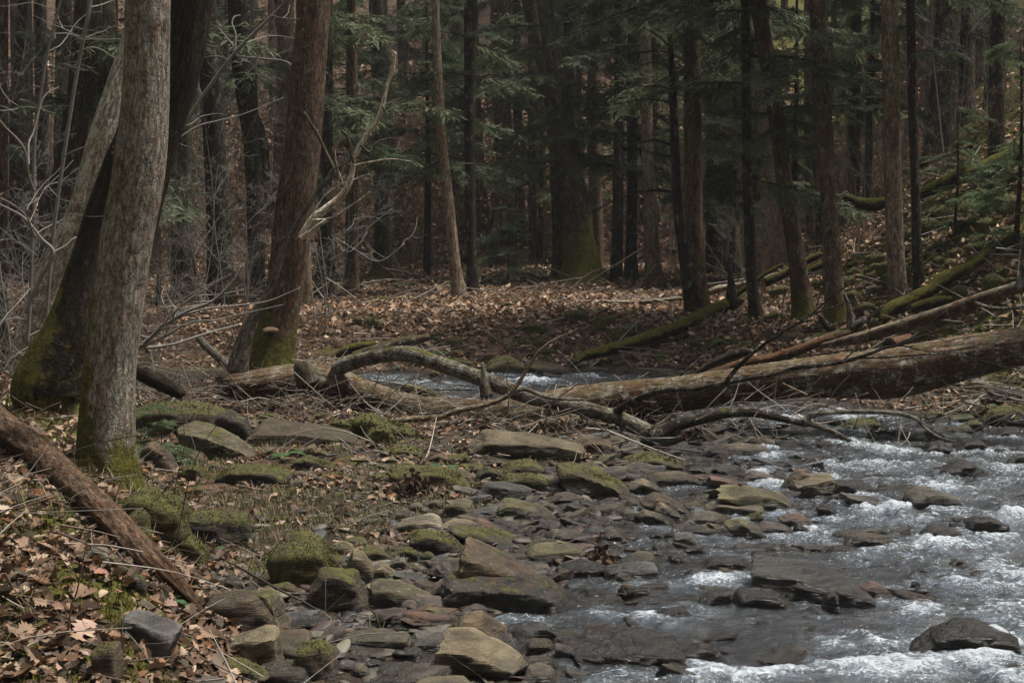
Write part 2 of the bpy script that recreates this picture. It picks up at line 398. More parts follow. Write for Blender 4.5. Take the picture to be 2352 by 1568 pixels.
def mat_water():
    m, nt, N = nodes('stream_water')
    pos = N('NewGeometry').outputs['Position']
    f = N('Attribute', attribute_name='foam').outputs['Fac']
    sv = N('VectorMath', {0: pos, 1: (.75, 1.1, 1)}, operation='MULTIPLY').outputs[0]
    na = noise(N, sv, 17, 5, .65, .8); nb = noise(N, pos, 85, 4, .7)
    b = N('Bump', {'Height': mth(N, 'ADD', na, mth(N, 'MULTIPLY', nb, .35)), 'Strength': 1.0, 'Distance': .02})
    fr = N('Fresnel', {'IOR': 1.36, 'Normal': b.outputs[0]}).outputs[0]
    gl = N('BsdfGlossy', {'Color': (.86, .93, 1.0), 'Roughness': .11, 'Normal': b.outputs[0]})
    tr = N('BsdfTransparent', {'Color': (.62, .50, .36)})
    ns = noise(N, N('VectorMath', {0: pos, 1: (.8, 1.5, 1)}, operation='MULTIPLY').outputs[0], 5.5, 5, .65, 1.4)
    aer_sky = rmp(N, mth(N, 'ADD', mth(N, 'ADD', f, mth(N, 'MULTIPLY', mth(N, 'SUBTRACT', ns, .5), 1.3)), mth(N, 'MULTIPLY', mth(N, 'SUBTRACT', na, .5), 1.0)), .06, .6)
    df = N('BsdfDiffuse', {'Color': mixc(N, aer_sky, (.026, .020, .013), (.115, .142, .160)), 'Normal': b.outputs[0]})  # pale blue body: aerated water, with sky reflection painted into the colour
    body = N('MixShader', {0: rmp(N, aer_sky, 0, 1, .35, .7), 1: tr.outputs[0], 2: df.outputs[0]})
    wat = N('MixShader', {0: mth(N, 'MULTIPLY', fr, 1.8, True), 1: body.outputs[0], 2: gl.outputs[0]})
    fn = noise(N, sv, 30, 6, .8, 1.6)
    fo = N('BsdfPrincipled', {'Base Color': mixc(N, rmp(N, fn, .35, .65), (.22, .26, .29), (.56, .61, .65)), 'Roughness': .4, 'Normal': b.outputs[0]})
    fn = noise(N, sv, 30, 6, .8, 1.6)
    fm = rmp(N, mth(N, 'ADD', f, mth(N, 'MULTIPLY', mth(N, 'SUBTRACT', fn, .5), 3.0)), .50, .92)
    mx = N('MixShader', {0: mth(N, 'MULTIPLY', fm, .9), 1: wat.outputs[0], 2: fo.outputs[0]})
    N('OutputMaterial', {'Surface': mx.outputs[0]}); return m
M_ROCK = mat_rock(); M_RUB = mat_rock('rubble_stone', True); M_BARK = mat_bark(); M_WOOD = mat_bark('weathered_wood', .35, True)
M_LEAF = mat_attr('dead_leaf', .7, .25, .12); M_NEEDLE = mat_needle(); M_TWIG = mat_twig(); M_LIMB = mat_plain('limb_bark', (.022, .018, .014), (.055, .046, .038))
M_GROUND = mat_ground(); M_WATER = mat_water(); M_PEB = mat_attr('pebble', .6, .35)
M_MOSS = mat_attr('moss_fuzz', .9, .1, .1, var=.5); M_GRASS = mat_attr('grass_blade', .7, .2, .15)
# ------------------------------------------------------------------ stones, outlined as they lie (each set of outlines is in the grid of one detail of the survey)
K7, K8 = .27367, .33593
CR = {'1': (0, 918.75, K7), '2': (0, 1139.25, K7), '3': (551.25, 918.75, K7), '4': (551.25, 1139.25, K7), '5': (1102.5, 918.75, K7), '6': (1102.5, 1139.25, K7),
      '7': (1708.9, 918.75, K7), '8': (1708.9, 1139.25, K7), 'f1': (0, 0, K8), 'f2': (781, 0, K8), 'f3': (1562, 0, K8), 'f4': (0, 459.4, K8), 'f5': (781, 459.4, K8), 'f6': (1562, 459.4, K8), 'D': (0, 0, 1.0)}
def D(c, pts):
    ox, oy, k = CR[c]
    return [(ox+p[0]*k, oy+p[1]*k) + tuple(p[2:]) for p in pts]
# colours of the stone
SC_ = {'tan': (.140, .120, .076), 'brown': (.085, .064, .040), 'grey': (.100, .094, .078), 'dark': (.032, .028, .023), 'pale': (.22, .195, .145), 'purple': (.095, .076, .066), 'olive': (.088, .080, .043), 'slate': (.085, .086, .085), 'red': (.11, .066, .045)}
# crop | outline | colour | moss 0..1 | sharpness | label ('' = described by its looks and its neighbour) | short name when others are described by it
ROCKS = '''
1|1120,120 1350,50 1750,75 1900,110 1850,330 1500,300 1130,260|brown|.5|9|long mossy boulder behind the foot of the grey trunk|the long mossy boulder
1|1760,200 1900,110 2050,150 2110,240 2080,380 1900,400 1760,330|dark|.35|8|dark rounded boulder end rising right of the long mossy boulder|
1|1490,260 1560,225 1750,260 2050,400 2200,510 2000,500 1600,420 1500,310|tan|.35|14|pale slab tipped down to the right with moss along its upper face|the tipped pale slab
3|60,310 170,230 500,240 1000,320 1030,400 800,390 400,380 70,370|brown|.25|16|long flat dark slab overhanging a black gap below the fallen trunk|the long overhanging slab
1|1200,400 1280,350 1400,450 1480,600 1300,600 1190,480|brown|.2|9|rounded brown stone right beside the grey trunk foot|
1|1320,400 1360,375 1700,450 1750,520 1500,540 1350,480|brown|.3|10||
1|1510,600 1600,550 1700,580 1750,690 1600,690 1510,650|olive|.75|7|orange-green moss covered stone among leaves left of the dark whale-backed boulder|
3|-200,660 -100,590 100,565 300,575 400,620 350,680 100,735 -100,720|dark|.55|6|dark whale-backed mossy boulder at the edge of the leafy flat|the whale-backed boulder
1|1560,960 1800,975 2080,1000 2100,1080 1950,1130 1740,1230 1600,1150|dark|.5|14|dark mossy ledge stone jutting right out of the near bank|the jutting ledge stone
3|480,460 600,370 640,420 560,490|brown|.2|12||
3|400,440 460,405 520,420 500,470 420,470|olive|.8|7||
3|430,600 450,520 560,480 640,520 850,580 700,600|dark|.5|10||
3|980,400 1020,385 1055,420 1040,450 990,445|grey|0|6||
3|1200,430 1350,400 1530,430 1540,460 1300,470|olive|.8|9||
3|1300,600 1450,580 1700,590 1900,680 1950,740 1800,740 1450,640 1330,620|brown|.6|7|long low brown-mossed boulder sloping down toward the first rivulet|the long brown-mossed boulder
3|940,665 1120,610 1125,680 980,675|grey|0|16||
3|1120,620 1380,640 1390,680 1130,700|olive|.5|12||
3|1580,410 1690,375 1700,400 1620,435|slate|0|8||
3|1680,430 1770,420 1765,450|slate|0|8||
5|-76,430 60,320 350,315 640,340 840,390 860,430 700,480 450,490 200,450 -50,460|tan|.12|13|broad tan faceted boulder just below the driftwood and fallen trunk|the broad tan boulder
3|1700,490 1900,455 1960,510 1850,530 1720,520|olive|.6|8||
3|1740,570 2030,560 2050,620 1900,620|olive|.5|9||
5|-5,600 70,570 220,640 210,710 50,680|dark|.5|9||
5|160,590 280,530 430,520 520,580 450,640 250,640|brown|.55|7|humped mossy boulder left of the big tilted wedge boulder|
5|180,720 240,640 430,615 560,670 550,740 350,790 190,760|olive|.5|7|two-toned boulder with mossy cap and olive lower face, left of the big tilted wedge boulder|
5|640,560 700,555 1000,640 1240,760 1200,815 850,830 680,720 655,640|brown|.5|18|big tilted wedge boulder with a flat mossy upper face in mid gravel bar|the tilted wedge boulder
5|1240,740 1360,685 1430,700 1580,790 1450,810 1250,810|tan|0|20|pale-topped angular stone touching the right tip of the big wedge boulder|the pale angular stone
5|1390,660 1500,625 1700,620 1850,680 1840,740 1650,740 1450,700|brown|.25|8|low brown weathered boulder behind the pale angular stone|
5|1840,690 1960,670 2010,710 1900,740|dark|0|12||
5|750,510 900,480 1200,490 1200,520 780,535|olive|.8|8||
5|1200,500 1430,465 1680,530 1600,560 1250,590 1190,570|olive|.75|7|low green moss-covered stone at the still water behind the bar|the low green stone
5|820,370 920,325 1100,370 1170,410 1170,470 950,470|brown|.15|10|brown wedge stone just right of the broad tan boulder|
5|1480,460 1600,400 1750,410 1860,480 1700,490 1520,475|dark|.1|7|dark wet boulder below the dark branch butt|
7|-190,440 -50,395 150,385 265,455 100,480 -100,480|tan|.08|8|flat greenish tan boulder standing in the stream left of the snapped branch tip|the flat stream boulder
7|70,385 200,330 260,350 265,420 190,400|brown|.4|9||
5|790,560 950,540 1070,610 1040,640 900,620|brown|0|8||
5|955,530 1000,510 1160,630 1120,640|tan|.1|20|narrow upright tan plate leaning behind the tilted wedge boulder|
5|0,680 60,680 180,720 160,740 10,720|purple|0|10||
5|-60,800 0,760 90,800 80,870 -40,860|dark|.1|8||
5|90,850 140,830 170,870 160,895 90,895|red|0|10||
5|180,880 230,850 450,900 600,960 560,990 300,1000 230,960|olive|.35|10|tan slab with black-green moss on its left end by the small pool|the half-mossed slab
5|490,870 540,850 650,900 715,980 650,990 550,920|purple|0|7|smooth brown oval stone leaning on the half-mossed slab|
5|845,820 880,810 980,880 940,900 870,870|pale|0|8||
5|860,960 960,900 1150,875 1180,930 1060,990 880,990|brown|0|7|smooth brown humped stone in shallow water below the tilted wedge boulder|the humped stone
5|1215,890 1260,840 1320,850 1370,890 1330,930 1240,920|brown|0|6||
5|1370,840 1500,790 1600,840 1720,900 1775,960 1600,970 1430,900|brown|.1|8|ragged brown boulder in the middle of the stone cluster|the ragged brown boulder
5|1490,900 1520,870 1600,910 1720,990 1650,1020 1530,960|tan|0|8||
5|1340,970 1390,940 1500,970 1610,1020 1580,1050 1400,1020|olive|0|7||
5|1660,1030 1780,970 1950,970 2080,1000 2050,1050 1850,1060|tan|0|13|flat tan slab lowest of the stacked pale slabs in the stone cluster|
5|1930,900 1990,870 2350,890 2370,930 2230,990 2000,950|tan|0|14|broad pale flat slab lying on top of the stone cluster|the broad pale slab
7|-150,760 30,755 250,800 400,880 400,960 230,940 0,860|olive|.1|18|blocky dark slab with a pale top at the water edge, right of the stone cluster|the pale-topped block
5|1740,880 1830,855 1900,900 1890,950 1770,930|olive|.3|9||
5|2010,850 2100,760 2180,770 2190,850 2100,880|purple|0|8||
5|1590,1100 1640,1050 1740,1030 1770,1060 1700,1100 1620,1115|pale|0|6||
5|1650,1110 1800,1065 1990,1080 2050,1140 1850,1150|olive|.15|7||
7|-120,1040 -20,1015 120,1100 240,1160 180,1185 0,1150|olive|.15|9|long olive stone sloping into the water right of the cluster|
7|90,1080 180,1040 340,1050 410,1090 370,1160 230,1160|purple|0|9|wet purplish flat stone at the edge of the fast water|the wet purplish stone
7|330,990 400,965 520,985 620,1060 600,1090 420,1060|red|0|7|smooth reddish brown oval stone at the tip of the stone cluster|
7|410,1120 450,1040 560,1100 570,1130 450,1160|dark|0|14||
7|0,900 120,890 220,930 180,960 0,960|tan|0|9||
7|0,1010 120,940 150,970 60,1030|olive|.7|10||
7|375,800 420,690 560,670 740,655 760,700 700,810 500,805|tan|0|26|square tan block standing in the stream|the square tan block
7|700,800 760,690 900,690 1080,740 1070,790 900,810|dark|0|14|black wet stone pointing right from the square tan block|
7|300,770 400,660 490,600 570,640 560,680 420,690 370,790|brown|.1|10||
7|560,640 680,590 780,650 740,660|dark|0|9||
7|0,620 80,550 150,560 140,600|brown|.1|9||
7|10,640 100,610 230,640 300,660 240,720 100,700|purple|0|6||
7|-70,690 0,655 90,670 100,710 0,720|dark|0|6||
7|700,850 760,800 870,790 870,850 780,860|dark|0|14||
7|640,900 680,890 800,960 810,1000 680,990|dark|0|14|small black pointed stone alone in fast water below the square tan block|
7|1400,830 1480,770 1600,755 1800,820 1820,880 1720,940 1560,940 1430,900|grey|0|8|large grey wet boulder blotched with dark patches in mid stream|the large grey wet boulder
7|1640,590 1800,540 1900,520 2040,610 1980,650 1750,630|dark|0|8|dark glistening boulder with water running over its crest|the glistening boulder
7|1885,1060 1920,1010 2050,990 2180,1030 2200,1090 2180,1160 1920,1160|dark|0|14|dark squarish boulder standing high out of the rapids at right|the squarish dark boulder
7|1960,1180 2200,1165 2220,1200 2000,1205|purple|0|9||
7|1510,1120 1560,1080 1750,1100 1880,1150 1850,1190 1600,1150|dark|0|9|low black boulder just left of the squarish dark boulder|
7|850,1190 950,1140 1180,1150 1400,1210 1380,1250 1000,1235 880,1220|brown|0|5|brown boulder washed over by the rapids in mid stream|the washed-over boulder
7|690,1290 760,1240 900,1240 1070,1270 1050,1300 800,1305|dark|0|9||
7|45,1310 110,1275 180,1290 230,1350 80,1355|dark|0|6||
7|415,1340 480,1310 510,1350|purple|0|7||
7|800,240 900,190 1120,175 1170,220 1195,275 900,275|olive|.55|12|brown-green boulder in the stream just behind the snapped branch tip|the brown-green stream boulder
7|480,100 560,60 900,50 940,90 700,110|dark|0|9||
7|565,40 600,5 700,0 850,30 650,50|dark|.2|9||
7|1500,430 1560,370 1660,355 1740,410 1600,440|dark|0|8||
7|1780,400 1850,340 1980,340 2050,400 1960,435 1800,430|dark|.15|8|dark boulder with water parting on both sides, upper right of the stream|
7|2070,440 2150,410 2230,440 2150,465|dark|0|7||
7|2095,290 2180,245 2290,235 2350,300 2250,330|dark|0|7||
7|2220,510 2300,460 2380,450 2400,550 2300,545|slate|0|8|blue-black boulder cut by the right picture edge in the stream|
7|1720,120 1850,40 1960,0 1950,30 1900,90|grey|.3|18|grey plate of rock dipping into the water from the right bank|the dipping grey plate
7|1930,110 2000,50 2100,30 2150,80 2000,160|brown|.5|9||
7|1970,210 2080,100 2250,65 2350,110 2200,200 2050,230|dark|.45|10|big dark domed boulder at the foot of the right bank|the big domed boulder
7|1660,190 1750,140 1920,130 1910,170 1800,215|olive|.4|9||
7|2150,220 2250,160 2400,150 2400,230|dark|.2|9||
8|60,640 90,620 500,632 850,690 980,750 990,860 700,890 400,860 60,795|slate|0|22|large flat wet slab with a shiny grey top in the rapids|the shiny wet slab
8|980,760 1060,730 1180,760 1250,850 1180,880 1000,870|red|0|7|reddish wet boulder at the right end of the shiny slab|
8|650,900 690,830 740,805 790,840 800,990 660,960|dark|0|10|small upright dark stone propped against the front of the shiny slab|
8|520,970 580,930 700,960 740,1000 560,990|dark|0|7||
8|105,1090 120,1055 165,1080|dark|0|12||
8|1420,1300 1600,1150 1850,1090 2100,1100 2260,1150 2240,1300 1900,1340 1500,1350|dark|0|6|great dark boulder with white water pouring round it, bottom right|the great dark boulder
8|2150,1470 2250,1440 2380,1460 2380,1520 2200,1520|dark|0|8|black rock in foam at the bottom right corner|
6|-150,480 -100,430 30,470 150,540 400,640 630,760 600,830 400,770 -140,690|brown|.3|11|long boulder with a pale granular face and rust-brown flank, sloping to the water|the rust-flanked boulder
6|-290,760 -260,690 0,680 200,700 450,740 640,850 780,950 700,1000 300,990 0,920 -200,850|dark|.35|11|long dark mossy boulder pointing into the stream below the rust-flanked boulder|the long dark point boulder
6|380,490 450,440 600,425 780,430 870,470 840,560 600,590 400,560|olive|.15|6|smooth pale olive oval boulder perched over dark water|the perched oval boulder
6|650,620 850,570 1000,600 900,700 650,700|dark|0|8||
6|410,600 560,585 590,620 590,690 450,640|tan|0|14||
6|1045,650 1080,610 1350,585 1480,590 1490,640 1300,690 1060,720|slate|.2|13|layered grey-green stone at the tail of the gravel bar|the layered stone
6|1100,720 1160,655 1250,680 1340,720 1320,755 1120,745|purple|0|6|smooth dark purple stone in front of the layered stone|
6|1630,620 1750,590 1850,600 1830,620 1650,650|dark|0|9||
6|1840,580 1950,520 2150,525 2250,570 2200,600 2050,620 1880,640|dark|0|7|long smooth dark stone with a tapering right end, in shallow fast water|the long smooth dark stone
6|1705,680 1760,635 1900,640 1990,680 1950,710 1750,710|dark|0|8||
6|2050,620 2150,640 2250,690 2150,700|brown|0|7||
6|1930,440 2000,425 2080,450 1960,460|dark|0|8||
6|2110,440 2180,415 2300,440 2250,470|red|0|8||
6|2260,510 2300,470 2350,465 2400,530 2300,545|dark|0|7||
6|570,350 620,310 900,330 990,370 960,410 700,390 600,385|olive|.2|9|low elongated grey-green stone in front of a still runnel|the low elongated stone
6|960,340 1150,310 1230,340 1100,380|red|0|10||
6|1230,330 1380,340 1400,370 1250,375|purple|0|9||
6|1180,380 1210,355 1255,385 1245,410 1190,405|pale|0|7|tiny yellow-tan rounded stone among dark flat ones|
6|610,290 700,265 780,290 700,310|dark|0|9||
6|1050,460 1070,445 1200,480 1220,510 1120,490|olive|0|10||
6|290,450 400,395 650,390 700,420 450,430|dark|.4|9||
6|870,850 920,800 1060,795 1080,830 1000,870|dark|0|9||
6|1830,800 1900,765 2050,775 2130,790 1950,820|brown|0|7||
6|1840,870 1950,820 2120,800 2130,940 1950,940 1850,920|dark|0|12|black block with water spilling over it, left of and below the shiny slab|the spilling black block
6|2150,900 2200,820 2450,810 2600,900 2340,950 2180,950|dark|0|8||
6|1480,980 1600,950 1710,940 1775,1010 1700,1030 1520,1000|dark|0|9||
6|1500,880 1650,870 1830,880 1830,920 1650,910|dark|0|8||
6|800,1300 900,1285 1200,1260 1350,1225 1650,1240 1720,1300 1730,1400 1100,1430 890,1420|dark|.1|14|long black ledge boulder across the foot of the picture in dark water|the long black ledge
6|1740,1290 1860,1240 1960,1265 2040,1340 1950,1430 1800,1390|dark|0|8|rounded wet boulder at the right end of the long black ledge|
6|360,1290 430,1220 550,1220 620,1250 640,1340 400,1330|brown|.3|10|brown mossy topped block just left of the pinkish stone|
6|620,1260 700,1250 790,1290 800,1380 640,1350|purple|0|9|pinkish squarish stone touching the long black ledge|
6|320,1390 420,1350 570,1345 640,1410 640,1470 450,1440|olive|.1|8||
6|800,1370 850,1360 880,1410 820,1430|dark|0|8||
6|230,1580 350,1470 470,1440 600,1460 680,1550 650,1620|tan|0|6|pale speckled rounded stone at the bottom edge right of the big tan slab|
4|1660,1250 1750,1230 1950,1250 2350,1400 2450,1500 2200,1560 1800,1480 1680,1330|tan|.1|20|big flat smooth tan slab lying at the bottom of the gravel bar|the big flat tan slab
4|1760,1170 1880,1020 1980,1010 2200,1180 2270,1360 2100,1300 1850,1200|brown|.25|22|dark brown prism-shaped rock behind the big flat tan slab|the brown prism rock
4|1420,1230 1480,1180 1880,1195 1940,1250 1650,1320 1430,1270|grey|.1|16|flat grey slab left of the brown prism rock with a dark undercut front|the undercut grey slab
4|910,1190 1050,1160 1400,1180 1430,1230 1200,1270 950,1240|olive|.1|11||
4|870,1270 950,1260 1200,1300 1180,1320 900,1320|grey|0|10||
4|1020,1330 1100,1320 1320,1340 1350,1390 1150,1390|tan|0|10||
4|830,1390 950,1310 1040,1390 900,1410|brown|0|12||
4|930,1490 960,1430 1030,1420 1080,1470 1050,1520 960,1530|tan|0|9||
4|1150,1470 1250,1420 1350,1430 1340,1480 1200,1490|brown|0|8||
4|1370,1300 1480,1290 1600,1370 1550,1390 1400,1370|brown|0|9||
4|1340,1500 1520,1455 1540,1490 1400,1530|grey|0|10||
4|1510,1400 1620,1390 1700,1440 1650,1490 1560,1470|olive|.2|8||
4|1690,1560 1850,1530 1990,1560 1950,1600 1700,1600|grey|0|9||
4|1310,990 1360,910 1450,890 1500,940 1500,1010 1350,1010|purple|0|6|small purplish domed stone with a white spot|
4|1480,900 1550,870 1850,890 1900,960 1700,1000 1520,990|purple|0|11|smooth purplish flat slab below the long dark point boulder|the purplish flat slab
4|1880,930 1970,910 2100,950 2200,1010 2050,1030 1920,990|purple|0|8||
4|1080,850 1100,760 1250,740 1420,790 1540,840 1400,930 1290,970 1130,910|olive|.15|10|broad smooth olive-brown boulder wedged between the mossy pyramid rock and the purplish slab|the broad olive boulder
4|600,800 720,630 830,640 950,690 1050,830 1100,930 1040,1000 880,930 620,830|brown|.5|16|mossy brown pyramid-shaped boulder on the lower gravel bar|the mossy pyramid boulder
4|900,640 960,480 1020,490 1120,600 1120,740 1050,770 990,750|tan|.05|20|tan upright angular block beside the mossy pyramid boulder|the upright tan block
4|980,500 1030,460 1170,450 1240,490 1260,590 1150,580 1060,540|olive|.5|12||
4|1120,620 1200,580 1300,640 1300,690 1220,730 1130,680|tan|0|9|tan creased stone leaning on the right side of the upright tan block|
4|1260,560 1380,520 1400,580 1360,640 1290,620|grey|.2|10||
4|210,600 250,470 400,410 600,430 750,510 780,600 700,740 550,790 350,740 250,690|olive|.95|6|big round boulder wholly covered in yellow-green moss|the big round moss boulder
4|500,340 560,325 700,400 830,530 880,620 830,640 750,560 620,440|brown|.6|16|slanting moss-edged plate leaning on the big round moss boulder|the slanting plate
4|740,430 880,400 950,450 930,520 860,530 780,470|tan|.2|10|faceted tan stone right of the slanting plate|
4|880,370 960,350 1040,370 1090,430 1000,420 900,400|brown|.4|10||
4|1300,250 1380,200 1600,180 1690,210 1720,300 1600,340 1400,350 1310,310|pale|.05|7|white-topped rounded boulder at the edge of the grassy flat|the white-topped boulder
4|1450,350 1540,305 1700,330 1870,450 1850,520 1650,500 1500,420|dark|.5|10|dark brown mossy boulder in front of the white-topped boulder|the dark mossy boulder
4|1280,430 1400,395 1510,390 1530,430 1350,460|brown|.2|9||
4|1290,480 1400,440 1500,470 1510,560 1400,540|dark|.45|7||
4|1510,500 1580,470 1660,530 1600,580 1530,560|dark|.4|7||
4|1840,290 2000,290 2250,350 2350,400 2250,440 2000,350|olive|.45|9|long low mossy stone stretching toward the perched oval boulder|
4|1190,310 1270,265 1360,360 1290,370|brown|.2|10||
4|1070,280 1120,265 1200,290 1180,310|grey|0|10||
4|1740,80 1800,60 1900,80 1935,140 1880,185 1780,150|olive|.35|9||
4|1560,60 1650,30 1690,60 1680,110 1590,100|purple|0|7||
3|1790,730 1880,740 2060,790 2090,840 1950,830 1800,760|grey|0|14|narrow grey slab tipped to the right beyond the driftwood leaf pile|
4|1770,225 1820,215 1910,240 1900,275 1800,260|dark|0|8||
4|1490,650 1550,610 1620,640 1550,670|tan|0|8||
4|1490,780 1600,775 1590,810 1500,800|grey|0|8||
4|1650,750 1690,700 1800,710 1790,800 1750,840 1680,810|grey|.1|9|grey angular stone at the left end of the long dark point boulder|
4|1800,850 1850,740 1950,700 2000,750 1990,880 1850,880|dark|.1|9||
4|100,900 120,810 220,800 280,850 330,1000 430,1200 300,1130 150,1000|tan|.3|18|tall tan ridge-shaped rock standing at the foot of the near bank|the ridge-shaped rock
2|1830,1330 1930,1230 2100,1160 2320,1150 2350,1400 2080,1430 1880,1380|tan|.12|20|large pale tan block with a dark cut front at the foot of the near bank|the large pale block
2|1680,930 1800,840 2150,830 2200,1000 2350,1100 2200,1160 1950,1150 1800,1000|brown|.25|11|dull brown broad rock between the rotten log tip and the large pale block|the dull brown rock
4|0,1570 200,1440 400,1415 530,1450 600,1570 500,1640 50,1640|dark|.35|8|long dark mossy rock lying along the bottom edge|the bottom edge rock
4|490,1270 700,1240 790,1290 800,1480 700,1560 560,1500 500,1350|brown|.55|12|brown block with rusty moss standing right of the large pale block|the rusty moss block
2|1820,1440 1950,1390 2150,1440 2200,1470 1900,1540|olive|.5|9||
2|1030,1080 1050,1000 1150,1000 1460,1100 1400,1180 1390,1260 1300,1300 1080,1230|slate|.35|18|dark grey pointed rock poking out of the leafy bank with a moss cap|the pointed bank rock
2|1040,720 1130,660 1230,700 1240,790 1140,810|dark|.5|7||
2|740,490 800,450 900,470 940,600 800,570|grey|.15|14|pale teal-grey stone half buried in leaves below the rotten log|the pale bank stone
2|930,620 940,480 1060,640 1000,680|brown|.3|12||
2|1130,900 1200,880 1320,960 1270,980|tan|0|10||
2|780,1300 980,1250 1010,1500 980,1600 800,1600|brown|.45|10|upright brown mossy rock face in the leafy bank at the bottom left|
2|1390,1560 1600,1530 1800,1550 1700,1600 1400,1600|grey|.1|10||
4|690,1020 760,990 870,1030 890,1080 780,1080 700,1060|brown|.1|8||
4|730,1110 800,1070 850,1100 830,1140 740,1140|olive|.1|7||
4|780,1150 880,1120 880,1180 800,1190|brown|0|8||
4|880,1130 920,1120 1020,1150 1000,1180 880,1180|brown|0|8||
4|1090,1010 1150,980 1220,1020 1220,1070 1130,1060|dark|.2|10||
4|500,870 600,830 660,880 600,910 520,890|brown|0|7||
4|250,750 400,740 480,780 450,820 280,790|brown|.3|8||
4|1630,1150 1650,1130 1770,1150 1700,1190|pale|0|10|small near-white flat chip left of the brown prism rock|
4|1270,1110 1450,1100 1620,1075 1620,1095 1470,1130|grey|0|12||
4|960,1090 1060,1070 1190,1090 1100,1115|grey|0|11||
1|1000,1000 1100,790 1200,750 1350,800 1550,900 1570,1160 1400,1170 1150,1120|olive|1.|5|big shaggy yellow-green moss mound on the edge of the near bank|the shaggy moss mound
1|1480,1200 1600,1150 1740,1280 1720,1400 1560,1400|olive|1.|6|bright yellow moss hump below the shaggy moss mound|
1|1080,960 1180,930 1250,990 1275,1220 1130,1120|olive|1.|5|moss tuft pressed between the rotten log and the shaggy moss mound|
3|960,180 1030,130 1200,180 1360,220 1470,270 1460,330 1300,300 1100,240|olive|1.|6|bright green moss lump, topmost of three under the driftwood trunk|the bright moss lumps
3|1060,290 1130,230 1250,240 1300,330 1180,390 1080,370|olive|1.|6|rounded moss lump below the topmost green one|
3|760,190 850,165 950,190 1010,240 1020,320 900,310 770,270|olive|.95|6|dark green moss lump at the right end of the long overhanging slab|
f5|925,1110 960,1050 1080,1045 1090,1070 1000,1120|red|.05|8|smooth reddish boulder at the far waterline|the reddish far boulder
f5|730,1110 800,1090 900,1100 910,1160 800,1150|olive|.5|7||
f5|1000,1150 1050,1100 1150,1080 1260,1130 1250,1200 1050,1170|olive|.5|8||
f5|1270,1180 1300,1130 1500,1130 1590,1180 1500,1200|brown|.35|9|long brown boulder along the far waterline beyond the arched branch|the long far boulder
f5|1610,1170 1700,1140 1830,1150 1830,1190 1650,1190|brown|.4|9||
f5|1600,1130 1640,1100 1680,1110 1640,1150|pale|.1|7|pale green-white stone on the far waterline|the pale far stone
f5|1720,1115 1770,1100 1770,1130|pale|0|7||
f5|1370,1220 1400,1185 1500,1200 1500,1230|dark|0|8||
f5|1930,1190 1960,1160 2030,1180 2020,1195|dark|.1|7||
f5|450,1250 520,1210 600,1210 560,1250|dark|0|7||
f5|600,1250 650,1215 700,1230 680,1255|dark|0|7||
f5|720,1000 740,950 830,940 820,1000 760,1030|brown|.6|6||
f5|1030,930 1080,905 1120,970 1060,985|brown|.7|6||
f5|1205,900 1250,860 1350,840 1410,880 1300,910|olive|1.|6|bright moss mound alone on the leafy far bank|the lone moss mound
f5|1510,830 1560,760 1660,770 1680,810 1580,850|olive|1.|6|yellow-green mossy hump at the edge of the far bank flat|the yellow-green hump
f5|1700,890 1800,800 1870,810 1750,910|olive|.95|7|moss ridge sloping down beside the mossy fallen log|
f5|1820,960 1850,900 2040,840 2050,870 1870,970|olive|.9|8|mossy block above the mossy fallen log|
f5|80,850 100,800 150,800 150,860|olive|1.|6||
f5|170,840 200,800 280,830 240,880 190,870|olive|1.|6||
f5|1350,1090 1480,1080 1470,1120 1360,1110|olive|.5|7||
f5|540,1070 600,1060 640,1090 560,1100|brown|.4|7||
f6|600,620 630,640 700,590 770,600 760,650 640,660|olive|1.|6||
f6|590,790 650,760 720,790 690,820|olive|1.|6||
f6|910,560 960,550 1000,590 940,620|olive|1.|6||
f6|1270,600 1340,580 1350,640 1280,650|grey|.1|10|grey bare stone among moss mounds right of the lichened straight trunk|
f6|1280,510 1350,480 1400,500 1380,560 1300,530|olive|1.|6||
f6|1270,480 1330,430 1410,440 1390,470|olive|.9|6||
f6|1260,360 1310,330 1350,350 1320,390|olive|1.|6||
f6|1700,330 1760,290 1800,310 1740,350|olive|1.|6||
f6|1870,260 1950,230 1990,240 1930,290|olive|1.|6||
f6|1660,1270 1710,1240 1760,1260 1700,1300|olive|1.|6||
f6|1640,880 1720,840 1830,850 1780,900|olive|.9|6||
f3|1730,1420 1800,1370 1900,1350 1950,1380 1880,1430 1760,1440|olive|1.|6|wide bright moss mound high on the right slope|the wide bright moss mound
f3|2080,1270 2150,1220 2250,1230 2230,1270|olive|1.|6||
f3|2100,1130 2250,1040 2380,980 2380,1080 2200,1130|olive|.95|7|long mossy ledge at the right edge high on the slope|the high mossy ledge
f3|1870,1320 1950,1290 1990,1310|olive|1.|6||
f3|2240,1200 2320,1150 2380,1160 2350,1230|olive|1.|6||
f3|2260,1260 2330,1230 2380,1250 2340,1290|olive|1.|6||
f6|1140,500 1190,460 1240,480 1200,530|olive|1.|6||
f6|1150,440 1210,410 1260,430 1200,460|olive|1.|6||
f6|2130,660 2220,640 2300,680 2200,720|olive|.9|6||
f6|1490,900 1560,860 1640,880 1560,930|olive|.95|6||
f6|2140,1260 2230,1190 2330,1230 2230,1310|olive|.8|7||
f6|2120,1300 2250,1300 2400,1340 2380,1420 2200,1400|dark|.2|12|black undercut rock at the right edge under the big log|
'''
CNAME = {'tan': 'tan', 'brown': 'brown', 'grey': 'grey', 'dark': 'dark', 'pale': 'pale', 'purple': 'purplish', 'olive': 'olive', 'slate': 'slate-grey', 'red': 'reddish'}
rocks = []
